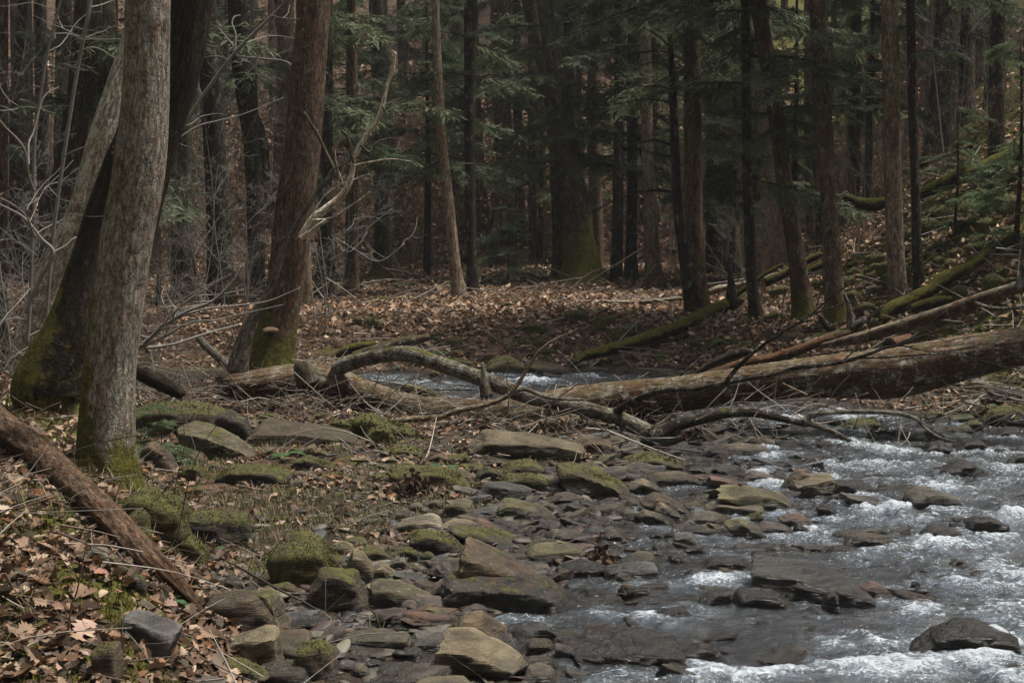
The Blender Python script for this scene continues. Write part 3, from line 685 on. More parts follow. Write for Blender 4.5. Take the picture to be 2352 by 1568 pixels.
for ln in ROCKS.strip().split('\n'):
    c, pl, colr, moss, sh, lab, short = ln.split('|')
    P = D(c, [tuple(float(v) for v in q.split(',')) for q in pl.split()])
    P = np.array(P)
    k = int(np.argmax(P[:, 1])); bx, by = float(P[:, 0].mean()), float(P[k, 1])
    g = G(bx, min(by-2, 1640))
    rocks.append(dict(P=P, col=colr, moss=float(moss), sh=float(sh), label=lab, short=short, g=g))
def hull2(P):
    P = sorted(map(tuple, P)); 
    def half(Q):
        o = []
        for p in Q:
            while len(o) > 1 and (o[-1][0]-o[-2][0])*(p[1]-o[-2][1])-(o[-1][1]-o[-2][1])*(p[0]-o[-2][0]) <= 0: o.pop()
            o.append(p)
        return o[:-1]
    return np.array(half(P)+half(P[::-1]))
def rock_mesh(name, XZ, depth, sharp, level, seed, rough=1.0, tilt=None, sink=.0):
    """a stone from its outline seen from the stream side: every outline edge becomes a cut face of a rounded solid of the given depth"""
    rng = np.random.default_rng(seed)
    H = hull2(XZ)                       # counter-clockwise
    c = (H.max(0)+H.min(0))/2; H = H-c
    w, h = np.ptp(H[:, 0]), np.ptp(H[:, 1])
    nrm, dst = [], []
    n = len(H)
    for i in range(n):
        a, b = H[i], H[(i+1) % n]; e = b-a; L = np.hypot(*e)
        if L < .02*(w+h): continue
        nx, nz = e[1]/L, -e[0]/L
        d = nx*a[0]+nz*a[1]
        if nz > .35:                    # upper faces lean toward the stream so that the top shows
            t = -rng.uniform(.02, .22) if tilt is None else tilt; off = -t*depth*.28*-1
            N3 = np.array([nx, t, nz]); d = d + abs(t)*depth*.22
        else:
            N3 = np.array([nx, rng.uniform(-.25, .25), nz])
        if nz < -.4: d += sink
        q = np.linalg.norm(N3); nrm.append(N3/q); dst.append(max(d, .03*(w+h))/q)
    for s_, dd in ((-1, .5), (1, .5)):
        for _ in range(2):
            N3 = np.array([rng.uniform(-.35, .35), s_, rng.uniform(-.25, .22)]); q = np.linalg.norm(N3)
            nrm.append(N3/q); dst.append(depth*rng.uniform(.42, .56)/q)
    nrm = np.array(nrm); dst = np.array(dst)
    S, F = ico(level)
    U = S*np.array([w/2, depth/2, h/2]); U /= np.linalg.norm(U, axis=1)[:, None]
    q = np.maximum(U@nrm.T, 0)/dst
    sharp = sharp*1.7; qm = q.max(1); r = 1/(qm*np.power(np.sum((q/qm[:, None])**sharp, 1), 1.0/sharp))
    V = U*r[:, None]
    size = (w*depth*h)**(1/3)
    o = seed*3.7
    a1 = fbm(V[:, 0]/size*1.6+o, V[:, 1]/size*1.6, V[:, 2]/size*2.6, 3)-.5
    a2 = fbm(V[:, 0]*22+o, V[:, 1]*22, V[:, 2]*40, 3)-.5
    ledge = np.abs(((V[:, 2]*(6/size*.5)+a1*1.5+o) % 1.0)-.5)-.25
    V = V + U*(a1*.13*size*rough + a2*min(.03, .12*size)*rough + ledge*.05*size*rough)[:, None]
    return V, F, np.array([c[0], 0, c[1]])
# ------------------------------------------------------------------ ground: one sheet to the hillside that closes the view
def axis(segs):
    o = [np.array([segs[0][0]])]
    for a, b, n in segs: o.append(np.linspace(a, b, n+1)[1:])
    return np.concatenate(o)
ax = axis([(-90, -30, 12), (-30, -9, 40), (-9, -3.2, 90), (-3.2, 2.6, 190), (2.6, 8, 110), (8, 20, 40), (20, 90, 20)])
ay = axis([(-60, -6, 12), (-6, 3.4, 20), (3.4, 9, 210), (9, 17.5, 200), (17.5, 32, 110), (32, 60, 60), (60, 110, 14)])
X, Y = np.meshgrid(ax, ay)
Z = np.vstack([terr(X[i:i+60], Y[i:i+60]) for i in range(0, len(ay), 60)])
V = np.stack([X, Y, Z], -1).reshape(-1, 3)
nx, ny = len(ax), len(ay)
i = np.arange(ny-1)[:, None]*nx; j = np.arange(nx-1)[None]
F = np.stack([i+j, i+j+1, i+nx+j+1, i+nx+j], -1).reshape(-1, 4)
sdv = sdpoly(V[:, 0], V[:, 1])
gv = ss(2.4, 1.2, sdv + 1.2*(fbm(V[:, 0]*1.3, V[:, 1]*1.3, 2., 3)-.5))*(bank_t(V[:, 0], V[:, 1]) < .15)*(V[:, 1] < 14.2) + (sdv < .25)
gv = np.clip(gv, 0, 1)
slopez = ss(3.5, 4.5, V[:, 0])*ss(9, 11, V[:, 1])
mossz = .28 + .55*slopez + .25*ss(1.8, .3, sdv)*(V[:, 1] > 14.5) - .30*ss(24, 32, V[:, 1])*ss(9, 6, V[:, 0]) - .5*ss(.1, 0, sdv) + .36*(V[:, 1] < 12)*(V[:, 0] < -.6)*ss(-.2, .3, V[:, 2]-.05) - .1*ss(.6, .1, V[:, 2])
leafz = np.clip(1-gv-.35*slopez, 0, 1)
gr = link('ground', mk_mesh('ground', V, F, M_GROUND, True, {'zone': np.stack([leafz, mossz, gv], 1)})); tag(gr, kind='structure')

# ------------------------------------------------------------------ stream
foamC = []          # x, y, rx, ry, strength
def fz(c, px, py, rx, ry, s):
    (a, b), = D(c, [(px, py)]); k = CR[c][2]
    g = PT(a, b, 5); d = CAMH*5/(CAMH-g.z); p = PT(a, b, d)
    up = CAMH*FPX/d; foamC.append((p.x, d, rx*k/FPX*d, ry*k*d/up*1.0, s))
for a in (('6',1400,1010,520,45,.75), ('6',2000,960,420,40,.7), ('6',1900,730,480,30,.8), ('6',2000,1520,500,110,.9), ('6',1500,1480,900,60,.35), ('8',900,1250,500,130,1.), ('8',1750,1420,700,130,1.), ('8',2100,1280,260,90,1.),
          ('8',1450,950,260,110,.8), ('8',1300,760,330,60,.7), ('8',2200,620,260,160,.75), ('8',1650,430,320,50,1.), ('8',700,400,220,30,.9), ('8',1150,130,330,35,.9), ('8',2250,200,230,25,.9), ('7',900,150,260,30,.9), ('7',1500,440,420,40,.75),
          ('7',1900,750,420,50,.7), ('8',100,1500,500,70,.9), ('7',950,380,250,40,.6), ('7',2250,600,220,50,.6), ('f5',330,1220,170,30,.6), ('f5',780,1370,200,30,.75), ('f5',600,1280,300,40,.4), ('8',1300,1450,850,130,.95), ('8',700,1250,300,60,.8), ('8',1950,1480,400,90,1.), ('8',1700,750,600,70,.6), ('8',2000,950,350,160,.5), ('8',1500,300,700,40,.2), ('7',1200,560,900,60,.4), ('7',600,600,500,40,.35), ('f5',1250,1240,220,18,.9), ('f5',1650,1210,250,14,.8), ('5',2250,120,200,30,.7), ('7',400,180,300,30,.6),
          ('8',600,560,500,60,.3), ('8',1900,900,500,120,.45), ('7',1300,1000,700,60,.35)): fz(*a)
for a in (('8',1750,1380,950,330,.62), ('8',2000,850,550,300,.42), ('8',900,1420,500,120,.5), ('7',1700,650,700,200,.28)): fz(*a)
foamC = np.array(foamC)
wet_rocks = [r for r in rocks if r['g'].z < .03 and sdpoly(np.array([r['g'].x]), np.array([r['g'].y]))[0] < .1 and np.ptp(r['P'][:, 0]) > 18]
def rapid(x, y):
    f = np.zeros_like(x)
    for cx, cy, rx, ry, s in foamC:
        f = np.maximum(f, s*np.exp(-(((x-cx)/rx)**2+((y-cy)/np.maximum(ry, .1))**2)))
    return f
def wave(x, y):
    R = rapid(x, y)
    for r in wet_rocks:
        g = r['g']; w = np.ptp(r['P'][:, 0])/FPX*g.y*.5
        m = (np.abs(x-g.x) < 3*w+.2) & (np.abs(y-g.y) < .9)
        if not m.any(): continue
        dx = (x[m]-g.x)/(w+.05); dy = (y[m]-(g.y-.06-.2*w))/(.12+.35*w)
        R[m] = np.maximum(R[m], .42*np.exp(-dx*dx*.8-dy*dy))
    R = R*(.6+.8*ss(.35, .65, fbm(x*3.1, y*5.0, 12.2, 3)))
    still = np.maximum(ss(.9, 1.9, x+.12*(y-9)), .75*ss(12.6, 13.4, y))          # faster water away from the bar
    wx = x + .16*(fbm(x*2.1, y*1.3, 4.4, 3)-.5); wy = y + .22*(fbm(x*1.7, y*2.3, 8.2, 3)-.5)
    n1 = 1-np.abs(2*fbm(wx*2.3, wy*3.6, 1.1, 3)-1)
    n2 = 1-np.abs(2*fbm(wx*6.5, wy*10.5, 3.1, 3)-1)
    n3 = 1-np.abs(2*fbm(wx*17, wy*25, 6.6, 3)-1)
    A = (.12+.55*still)*ss(-.02, .35, -sdpoly(x, y)) + R*1.15 + .05
    h = A*(.075*(n1-.7) + .048*(n2-.7) + .018*(n3-.7)) + .012*R
    fo = .62*R + .75*A*(n2*n1-.50) + .45*(n3-.7)*(.3+A) - .06 + .10*still*ss(0, .4, -sdpoly(x, y))
    return h, fo
def wgrid(xs, ys):
    X, Y = np.meshgrid(xs, ys); H, FO = wave(X, Y); T = terr(X, Y)
    V = np.stack([X, Y, H], -1).reshape(-1, 3); n = len(xs)
    i = np.arange(len(ys)-1)[:, None]*n; j = np.arange(n-1)[None]
    F = np.stack([i+j, i+j+1, i+n+j+1, i+n+j], -1).reshape(-1, 4)
    dry = (T.ravel() > .03+V[:, 2]); keep = ~dry[F].all(1)
    return V, F[keep], FO.ravel()
ys1 = [3.0]
while ys1[-1] < 12.9: ys1.append(ys1[-1] + (.0125 if ys1[-1] < 4.5 else .0028*ys1[-1]))
ys1 = np.array(ys1); ys1 *= 12.9/ys1[-1]
V1, F1, f1 = wgrid(np.linspace(-2.2, 5.9, 470), ys1)
V2, F2, f2 = wgrid(np.linspace(-9, 6.1, 420), np.linspace(12.9, 17, 100))
V = np.vstack([V1, V2]); F = np.vstack([F1, F2+len(V1)]); fo = np.concatenate([f1, f2])
wat = link('water', mk_mesh('water', V, F, M_WATER, True, {'foam': fo})); tag(wat, kind='structure')
# ------------------------------------------------------------------ the stones
from collections import Counter
def sizeword(wpx): return 'large' if wpx > 110 else 'medium' if wpx > 55 else 'small' if wpx > 28 else 'tiny'
LM = [(r['P'][:, 0].mean(), r['P'][:, 1].mean(), r['short']) for r in rocks if r['short']]
used = set()
def auto_label(cx, cy, w, h, colr, moss, noun='stone'):
    shape = 'flat' if w > 2.6*h else 'rounded' if w < 1.7*h else 'oblong'
    m = 'moss covered ' if moss > .7 else 'mossy ' if moss > .3 else ''
    L = sorted((math.hypot(cx-a, (cy-b)*1.6), a, b, s) for a, b, s in LM)
    for d_, a, b, s in L[:9]:
        dx, dy = cx-a, cy-b
        rel = ('left of' if dx < 0 else 'right of') if abs(dx) > 1.4*abs(dy) else ('in front of' if dy > 0 else 'behind')
        near = 'just ' if d_ < 90 else ''
        for extra in ('', 'low ', 'squat ' if h > .5*w else 'thin '):
            t = f"{sizeword(w)} {extra}{m}{CNAME[colr]} {shape} {noun} {near}{rel} {s}"
            if t not in used and len(t.split()) <= 16: used.add(t); return t
    t = f"{sizeword(w)} {m}{CNAME[colr]} {shape} {noun} between {L[0][3]} and {L[1][3]}"
    used.add(t); return ' '.join(t.split()[:16])
def add_rock(r, idx, auto=False):
    P = r['P']; g = r['g']
    wpx, hpx = np.ptp(P[:, 0]), np.ptp(P[:, 1])
    w = wpx/FPX*g.y; h = hpx/FPX*g.y
    depth = float(np.clip(.50*w+.35*h, .04, 1.1))
    if r.get('depth'): depth = r['depth']
    dc = g.y + depth*.42
    Q = np.array([[PT(a, b, dc)[0], PT(a, b, dc)[2]] for a, b in P])
    lvl = 5 if wpx > 190 else 4 if wpx > 60 else 3
    if auto: lvl = 3
    col = np.array(SC_[r['col']])*np.random.default_rng(idx).uniform(.8, 1.2)
    V, F, c = rock_mesh('stone', Q, depth, r['sh'], lvl, idx+1, rough=r.get('rough', 1.0), sink=.02+.05*h)
    me = mk_mesh('stone', V, F, M_ROCK)
    if r['sh'] >= 10:
        try: me.set_sharp_from_angle(angle=math.radians(38))
        except Exception: pass
    moss = r['moss']
    name = 'moss_mound' if moss > .97 and r['col'] == 'olive' and P[:, 1].min() < 900 else 'boulder' if wpx > 90 else 'stone'
    o = link(name, me, None, (c[0], dc, c[2]), tuple(col), moss=moss, wet=.85 if r['col'] in ('dark', 'slate') and g.z < .03 and moss < .2 else 0)
    lab = r['label'] or auto_label(P[:, 0].mean(), P[:, 1].mean(), wpx, hpx, r['col'], moss, 'mound' if name == 'moss_mound' else 'stone')
    used.add(lab)
    tag(o, lab, {'moss_mound': 'moss mound', 'boulder': 'boulder', 'stone': 'stone'}[name], 'stones of the stream bed and banks')
    r['o'] = o; r['c'] = (c[0], dc, c[2]); r['dim'] = (w, depth, h)
    return o
for k, r in enumerate(rocks): add_rock(r, k)

# more cobbles, sown over the gravel bar and banks where the survey leaves gaps
rg = np.random.default_rng(21)
cells = [(r['P'][:, 0].min(), r['P'][:, 0].max(), r['P'][:, 1].min(), r['P'][:, 1].max()) for r in rocks]
def free(px, py, m=6):
    return all(not (a-m < px < b+m and c-m < py < d+m) for a, b, c, d in cells)
areas = [  # region polygon in picture terms, count, width range, colours, moss
    ([(760,1290),(1010,1180),(1400,1120),(1700,1120),(1800,1220),(1500,1300),(1250,1330),(1150,1400),(1150,1560),(700,1560),(680,1400)], 60, (24, 58), ('grey','brown','tan','purple','dark','slate'), .05),
    ([(1120,770),(1700,745),(1950,790),(1700,845),(1150,850)], 26, (20, 52), ('olive','brown'), .85),
    ([(620,1080),(1000,1010),(1500,1030),(1900,1090),(1400,1120),(1000,1180),(700,1120)], 24, (20, 50), ('grey','brown','olive','dark','tan'), .25),
    ([(1600,1050),(1900,1100),(2300,1200),(2300,1400),(1800,1320),(1500,1330)], 10, (18, 44), ('dark','brown'), 0),
    ([(800,840),(1500,800),(1650,860),(1100,868),(800,850)], 14, (18, 44), ('brown','olive','dark'), .5),
    ([(1900,740),(1960,600),(2340,340),(2345,700),(2100,760)], 64, (26, 80), ('olive',), 1.),
    ([(560,680),(1000,560),(1500,640),(1560,800),(700,790)], 14, (14, 36), ('olive',), 1.),
    ([(330,950),(760,940),(760,1060),(340,1160)], 10, (22, 52), ('brown','olive'), .4),
    ([(2130,960),(2350,860),(2350,940),(2200,1000)], 10, (22, 56), ('dark','brown','olive'), .4)]
autor = []
for poly, n, wr, cols, moss in areas:
    A = np.array(poly, float); c = 0; tries = 0
    while c < n and tries < 3000:
        tries += 1
        px = rg.uniform(A[:, 0].min(), A[:, 0].max()); py = rg.uniform(A[:, 1].min(), A[:, 1].max())
        if sdpoly(np.array([px]), np.array([py]), A)[0] > 0 or not free(px, py): continue
        w = rg.uniform(*wr)*(1 if rg.random() < .7 else .8); h = w*rg.uniform(.28, .55)*(1.3 if moss > .9 else 1)
        na = rg.integers(5, 8); an = np.sort(rg.uniform(0, 2*PI, na)+0); an = np.linspace(0, 2*PI, na, endpoint=False)+rg.uniform(-.4, .4, na)
        sk = rg.uniform(-.5, .5)
        P = np.stack([px+w/2*np.cos(an)*rg.uniform(.8, 1.1, na)+sk*h*.5*np.sin(an), py-h/2*np.sin(an)*rg.uniform(.8, 1.1, na)+sk*h*.35*np.cos(an)], 1)
        g = G(px, P[:, 1].max()-1)
        cells.append((P[:, 0].min(), P[:, 0].max(), P[:, 1].min(), P[:, 1].max()))
        autor.append(dict(P=P, col=cols[rg.integers(len(cols))], moss=moss*(rg.uniform(.6, 1.2) if moss < 1 else 1), sh=float(rg.choice([6, 8, 10, 14])), label='', short='', g=g)); c += 1
autor.sort(key=lambda r: -np.ptp(r['P'][:, 0]))
for k, r in enumerate(autor[:215]): add_rock(r, 1000+k, True)

# ------------------------------------------------------------------ pebbles and gravel: nobody could count them
def gravel():
    rg = np.random.default_rng(5)
    S, Fi = ico(2)
    S1, F1_ = ico(1)
    Vs, Fs, Cs, n = [], [], [], 0
    pal = np.array([(.10, .088, .07), (.06, .05, .038), (.035, .030, .027), (.075, .058, .048), (.15, .135, .10), (.05, .052, .053), (.065, .040, .030)])
    N_ = 13000
    y = rg.uniform(4.3, 13.3, N_*4); x = rg.uniform(-2.8, 2.4, N_*4)
    sd = sdpoly(x, y); bt = bank_t(x, y)
    pr = ss(2.6, .2, sd)*(bt < .1)*(sd > -.4)*(.25+.75*ss(.42, .6, fbm(x*2.2, y*2.2, 9., 3)))*ss(14, 5, y)
    k = rg.random(len(x)) < pr; x, y = x[k][:N_], y[k][:N_]
    z = terr(x, y)
    for i in range(len(x)):
        s = .007+.034*rg.random()**3
        near = y[i] < 8 and s > .014
        s0, f0 = (S, Fi) if near else (S1, F1_)
        sc = s*np.array([1.2+rg.random()*1.1, 1., .20+.28*rg.random()])
        a = rg.uniform(0, PI); t = rg.normal(0, .22)
        q = s0*(1+.55*(vn(s0[:, 0]*1.5+i, s0[:, 1]*1.5, s0[:, 2]*1.5)-.5)[:, None])*sc
        q = np.stack([q[:, 0]*math.cos(t)-q[:, 2]*math.sin(t), q[:, 1], q[:, 0]*math.sin(t)+q[:, 2]*math.cos(t)], 1)
        q = np.stack([q[:, 0]*math.cos(a)-q[:, 1]*math.sin(a), q[:, 0]*math.sin(a)+q[:, 1]*math.cos(a), q[:, 2]], 1)
        Vs.append(q+[x[i], y[i], z[i]+sc[2]*.45]); Fs.append(f0+n); n += len(q)
        wet = .55 if z[i] < .02 else 1
        Cs.append(np.repeat((pal[rg.integers(len(pal))]*rg.uniform(.7, 1.2)*wet)[None], len(q), 0))
    o = link('gravel', mk_mesh('gravel', np.vstack(Vs), np.vstack(Fs), M_PEB, True, {'col': np.vstack(Cs)})); tag(o, kind='stuff')
    tag(o, 'loose pebbles and gravel between the stones of the bar', 'gravel')
gravel()
def rubble():
    """flat overlapping stones filling the bar and shallows: those past the count that can be told apart"""
    rg = np.random.default_rng(77); S, F0 = ico(3); Vs, Fs, Cs, n = [], [], [], 0
    pal = np.array([SC_[k] for k in ('tan', 'brown', 'brown', 'grey', 'dark', 'dark', 'purple', 'olive', 'olive', 'slate', 'red')])
    m = 0; pts = []
    for t in range(90000):
        y = rg.uniform(4.6, 12.4); x = rg.uniform(-1.6, 3.4)
        if m >= 1700: break
        pts.append((x, y))
        if len(pts) == 2000:
            A = np.array(pts); pts = []; sd = sdpoly(A[:, 0], A[:, 1]); bt = bank_t(A[:, 0], A[:, 1]); z = terr(A[:, 0], A[:, 1])
            NR = np.array([[r['c'][0], r['c'][1], r['dim'][0]*.5, r['dim'][1]*.5] for r in rocks if 'c' in r and r['c'][1] < 13.5])
            dens = fbm(A[:, 0]*1.6, A[:, 1]*1.6, 21., 3)
            for (x, y), s_, b_, zz, dn in zip(A, sd, bt, z, dens):
                if b_ > .05 or m >= 1700: continue
                if (((x-NR[:, 0])/(NR[:, 2]+.03))**2+((y-NR[:, 1]+NR[:, 3]*.5)/(NR[:, 3]*1.6+.05))**2 < 1).any(): continue
                p = ss(1.35, .2, s_)*ss(-1.8, -.1, s_)*(.35+.65*ss(.38, .55, dn))
                if s_ < -.15: p = p*.8
                if rg.random() > p*.55: continue
                w = rg.uniform(.035, .095)*(1+1.0*rg.random()**5); d = w*rg.uniform(.5, .9); h = w*rg.uniform(.16, .38)
                k = rg.integers(5, 8); nr = np.concatenate([np.stack([np.cos(a_ := np.linspace(0, 2*PI, k, endpoint=False)+rg.uniform(-.5, .5, k)), np.sin(a_), rg.uniform(-.25, .25, k)], 1), [[rg.normal(0, .12), rg.normal(0, .12), 1], [0, 0, -1]]])
                nr /= np.linalg.norm(nr, axis=1)[:, None]; ds = np.concatenate([rg.uniform(.62, 1, k), [.7, .8]])
                q = np.maximum(S@nr.T, 0)/ds; qm = q.max(1); sh = rg.choice([9, 14, 26]); r = 1/(qm*np.power(np.sum((q/qm[:, None])**sh, 1), 1/sh))
                V = S*r[:, None]; V = V*(1+.10*(vn(S[:, 0]*2.5+m, S[:, 1]*2.5, S[:, 2]*2.5)-.5)[:, None])*np.array([w, d, h])
                a = rg.uniform(-.5, .5)+(PI if rg.random() < .5 else 0); t1 = rg.normal(.16, .16); t2 = rg.normal(0, .12)
                V = np.stack([V[:, 0]*math.cos(t1)+V[:, 2]*math.sin(t1), V[:, 1], -V[:, 0]*math.sin(t1)+V[:, 2]*math.cos(t1)], 1)
                V = np.stack([V[:, 0]*math.cos(a)-V[:, 1]*math.sin(a), V[:, 0]*math.sin(a)+V[:, 1]*math.cos(a), V[:, 2]+V[:, 1]*t2], 1)
                Vs.append(V+[x, y, max(zz, -.035)+h*rg.uniform(.45, 1.1)]); Fs.append(F0+n); n += len(V); m += 1
                Cs.append(np.repeat((pal[rg.integers(len(pal))]*rg.uniform(.45, .95))[None], len(V), 0))
    me = mk_mesh('stone_rubble', np.vstack(Vs), np.vstack(Fs), M_RUB, True, {'col': np.vstack(Cs)}); me.set_sharp_from_angle(angle=math.radians(42))
    o = link('stone_rubble', me, None, None, None, moss=.12); tag(o, 'flat overlapping lesser stones of the bar and shallows', kind='stuff')
rubble()
# ------------------------------------------------------------------ trees
BC = {'dkmoss': (.034, .028, .020), 'greyl': (.27, .235, .20), 'grey': (.21, .175, .145), 'red': (.14, .100, .074), 'dark': (.060, .050, .038), 'brown': (.16, .115, .082), 'pale': (.30, .245, .185), 'birch': (.62, .60, .52), 'green': (.085, .082, .055), 'black': (.042, .037, .031)}
def bark_disp(seed, amp, R, lob=0.0):
    def f(a, s, r):
        x, y = np.cos(a)*R, np.sin(a)*R
        n = fbm(x*5+seed, y*5, s*1.2, 3)-.5
        rid = 1-np.abs(2*fbm(x*32+seed, y*32, s*4.2, 3)-1)
        q = 1+.16*n+amp*(rid-.6)
        if lob: q = q+lob*np.exp(-s/.22)*(.55+.45*np.cos(a*5+seed+1.5*np.sin(a*2)))+lob*.9*np.exp(-s/.09)
        return q
    return f
def make_bough(seed):
    """one flat hemlock spray, 1 long, hanging a little at its tip"""
    rg = np.random.default_rng(seed); B = Batch()
    def axis_at(t): return np.array([t, .05*math.sin(t*4+seed), .03*t-.20*t*t])
    ts = np.linspace(0, 1, 9); B.tube([axis_at(t) for t in ts], .011*(1-.85*ts), 4)
    V, F = [], []; n = 0
    for i in range(24):
        t = .08+.90*(i+rg.random())/24; p0 = axis_at(t)
        for sgn in (-1, 1):
            L = (.42*(1-t)**.65+.06)*rg.uniform(.3, 1.2)
            if rg.random() < .2: continue
            a = sgn*math.radians(rg.uniform(30, 78)); dr = rg.uniform(-.55, .12)
            dv = np.array([math.cos(a), math.sin(a), dr]); dv /= np.linalg.norm(dv)
            m = max(4, int(L/.024))
            end = p0+dv*L+np.array([0, 0, -.10*L])
            B.tube([p0, (p0+end)/2+[0, 0, .01], end], [.003, .002, .001], 3)
            for j in range(m):
                u = (j+.5)/m; q = p0+dv*L*u+np.array([0, 0, -.10*L*u*u])
                for s2 in (-1, 1):
                    l2 = (.060*(1-u)**.6+.020)*rg.uniform(.4, 1.2); a2 = a+s2*math.radians(rg.uniform(25, 80))
                    d2 = np.array([math.cos(a2), math.sin(a2), dr+rg.uniform(-.5, .35)])
                    pr = np.array([-d2[1], d2[0], rg.uniform(-.3, .3)])
                    k2 = 2 if l2 > .035 else 1
                    for k in range(k2):
                        b = q+d2*l2*k/k2; wv = pr*l2*rg.uniform(.10, .2); tip = b+d2*l2/k2*1.7+pr*rg.uniform(-.02, .02)
                        V += [b-wv, b+wv, tip+[0, 0, -.004]]; F.append([n, n+1, n+2]); n += 3
    B.tris(np.array(V), np.array(F))
    return B.mesh('bough', [M_LIMB, M_NEEDLE], False, (0, 1))
BOUGH = [make_bough(s) for s in (1, 2, 3, 4)]
def make_crown(seed, n=230):
    """upper crown of a hemlock: layered drooping limbs carrying leafy sprays; 8 m tall around its own axis"""
    rg = np.random.default_rng(seed); B = Batch(); V, F = [], []; c = 0
    for i in range(n//4):
        z = rg.uniform(0, 8); L = (2.9*(1-z/9)+.3)*rg.uniform(.6, 1.05); a = rg.uniform(0, 2*PI)
        d = np.array([math.cos(a), math.sin(a), 0])
        P = [np.array([0, 0, z])+d*L*t+np.array([0, 0, .25*t-.6*t*t]) for t in np.linspace(0, 1, 5)]
        B.tube(P, [.03, .022, .015, .01, .004], 3)
        for k in range(34):
            t = rg.uniform(.2, 1); p = np.array([0, 0, z])+d*L*t+np.array([0, 0, .25*t-.6*t*t])
            s = np.array([-d[1], d[0], 0])*rg.normal(0, .30*L*(1.15-t)); p = p+s+[0, 0, rg.normal(0, .05)-.1*abs(s).sum()]
            for q in range(5):
                b = p+rg.normal(0, .09, 3)*[1, 1, .4]; e = rg.normal(0, 1, 3)*[1, 1, .3]; e /= np.linalg.norm(e); w = np.cross(e, [0, 0, 1.])*.030
                V += [b-w, b+w, b+e*.17]; F.append([c, c+1, c+2]); c += 3
    B.tris(np.array(V), np.array(F)); return B.mesh('crown', [M_LIMB, M_NEEDLE], False, (0, 1))
CROWN = [make_crown(s) for s in (11, 12, 13)]
treeN = [0]
def bough_at(root, rel, ang, scale, droop=0.0, tone=(1, 1, 1)):
    o = link('bough', BOUGH[int(rg_t.integers(4))], root, rel, tone, (float(rg_t.uniform(-.2, .2)), float(droop), float(ang)), float(scale)); return o
rg_t = np.random.default_rng(99)
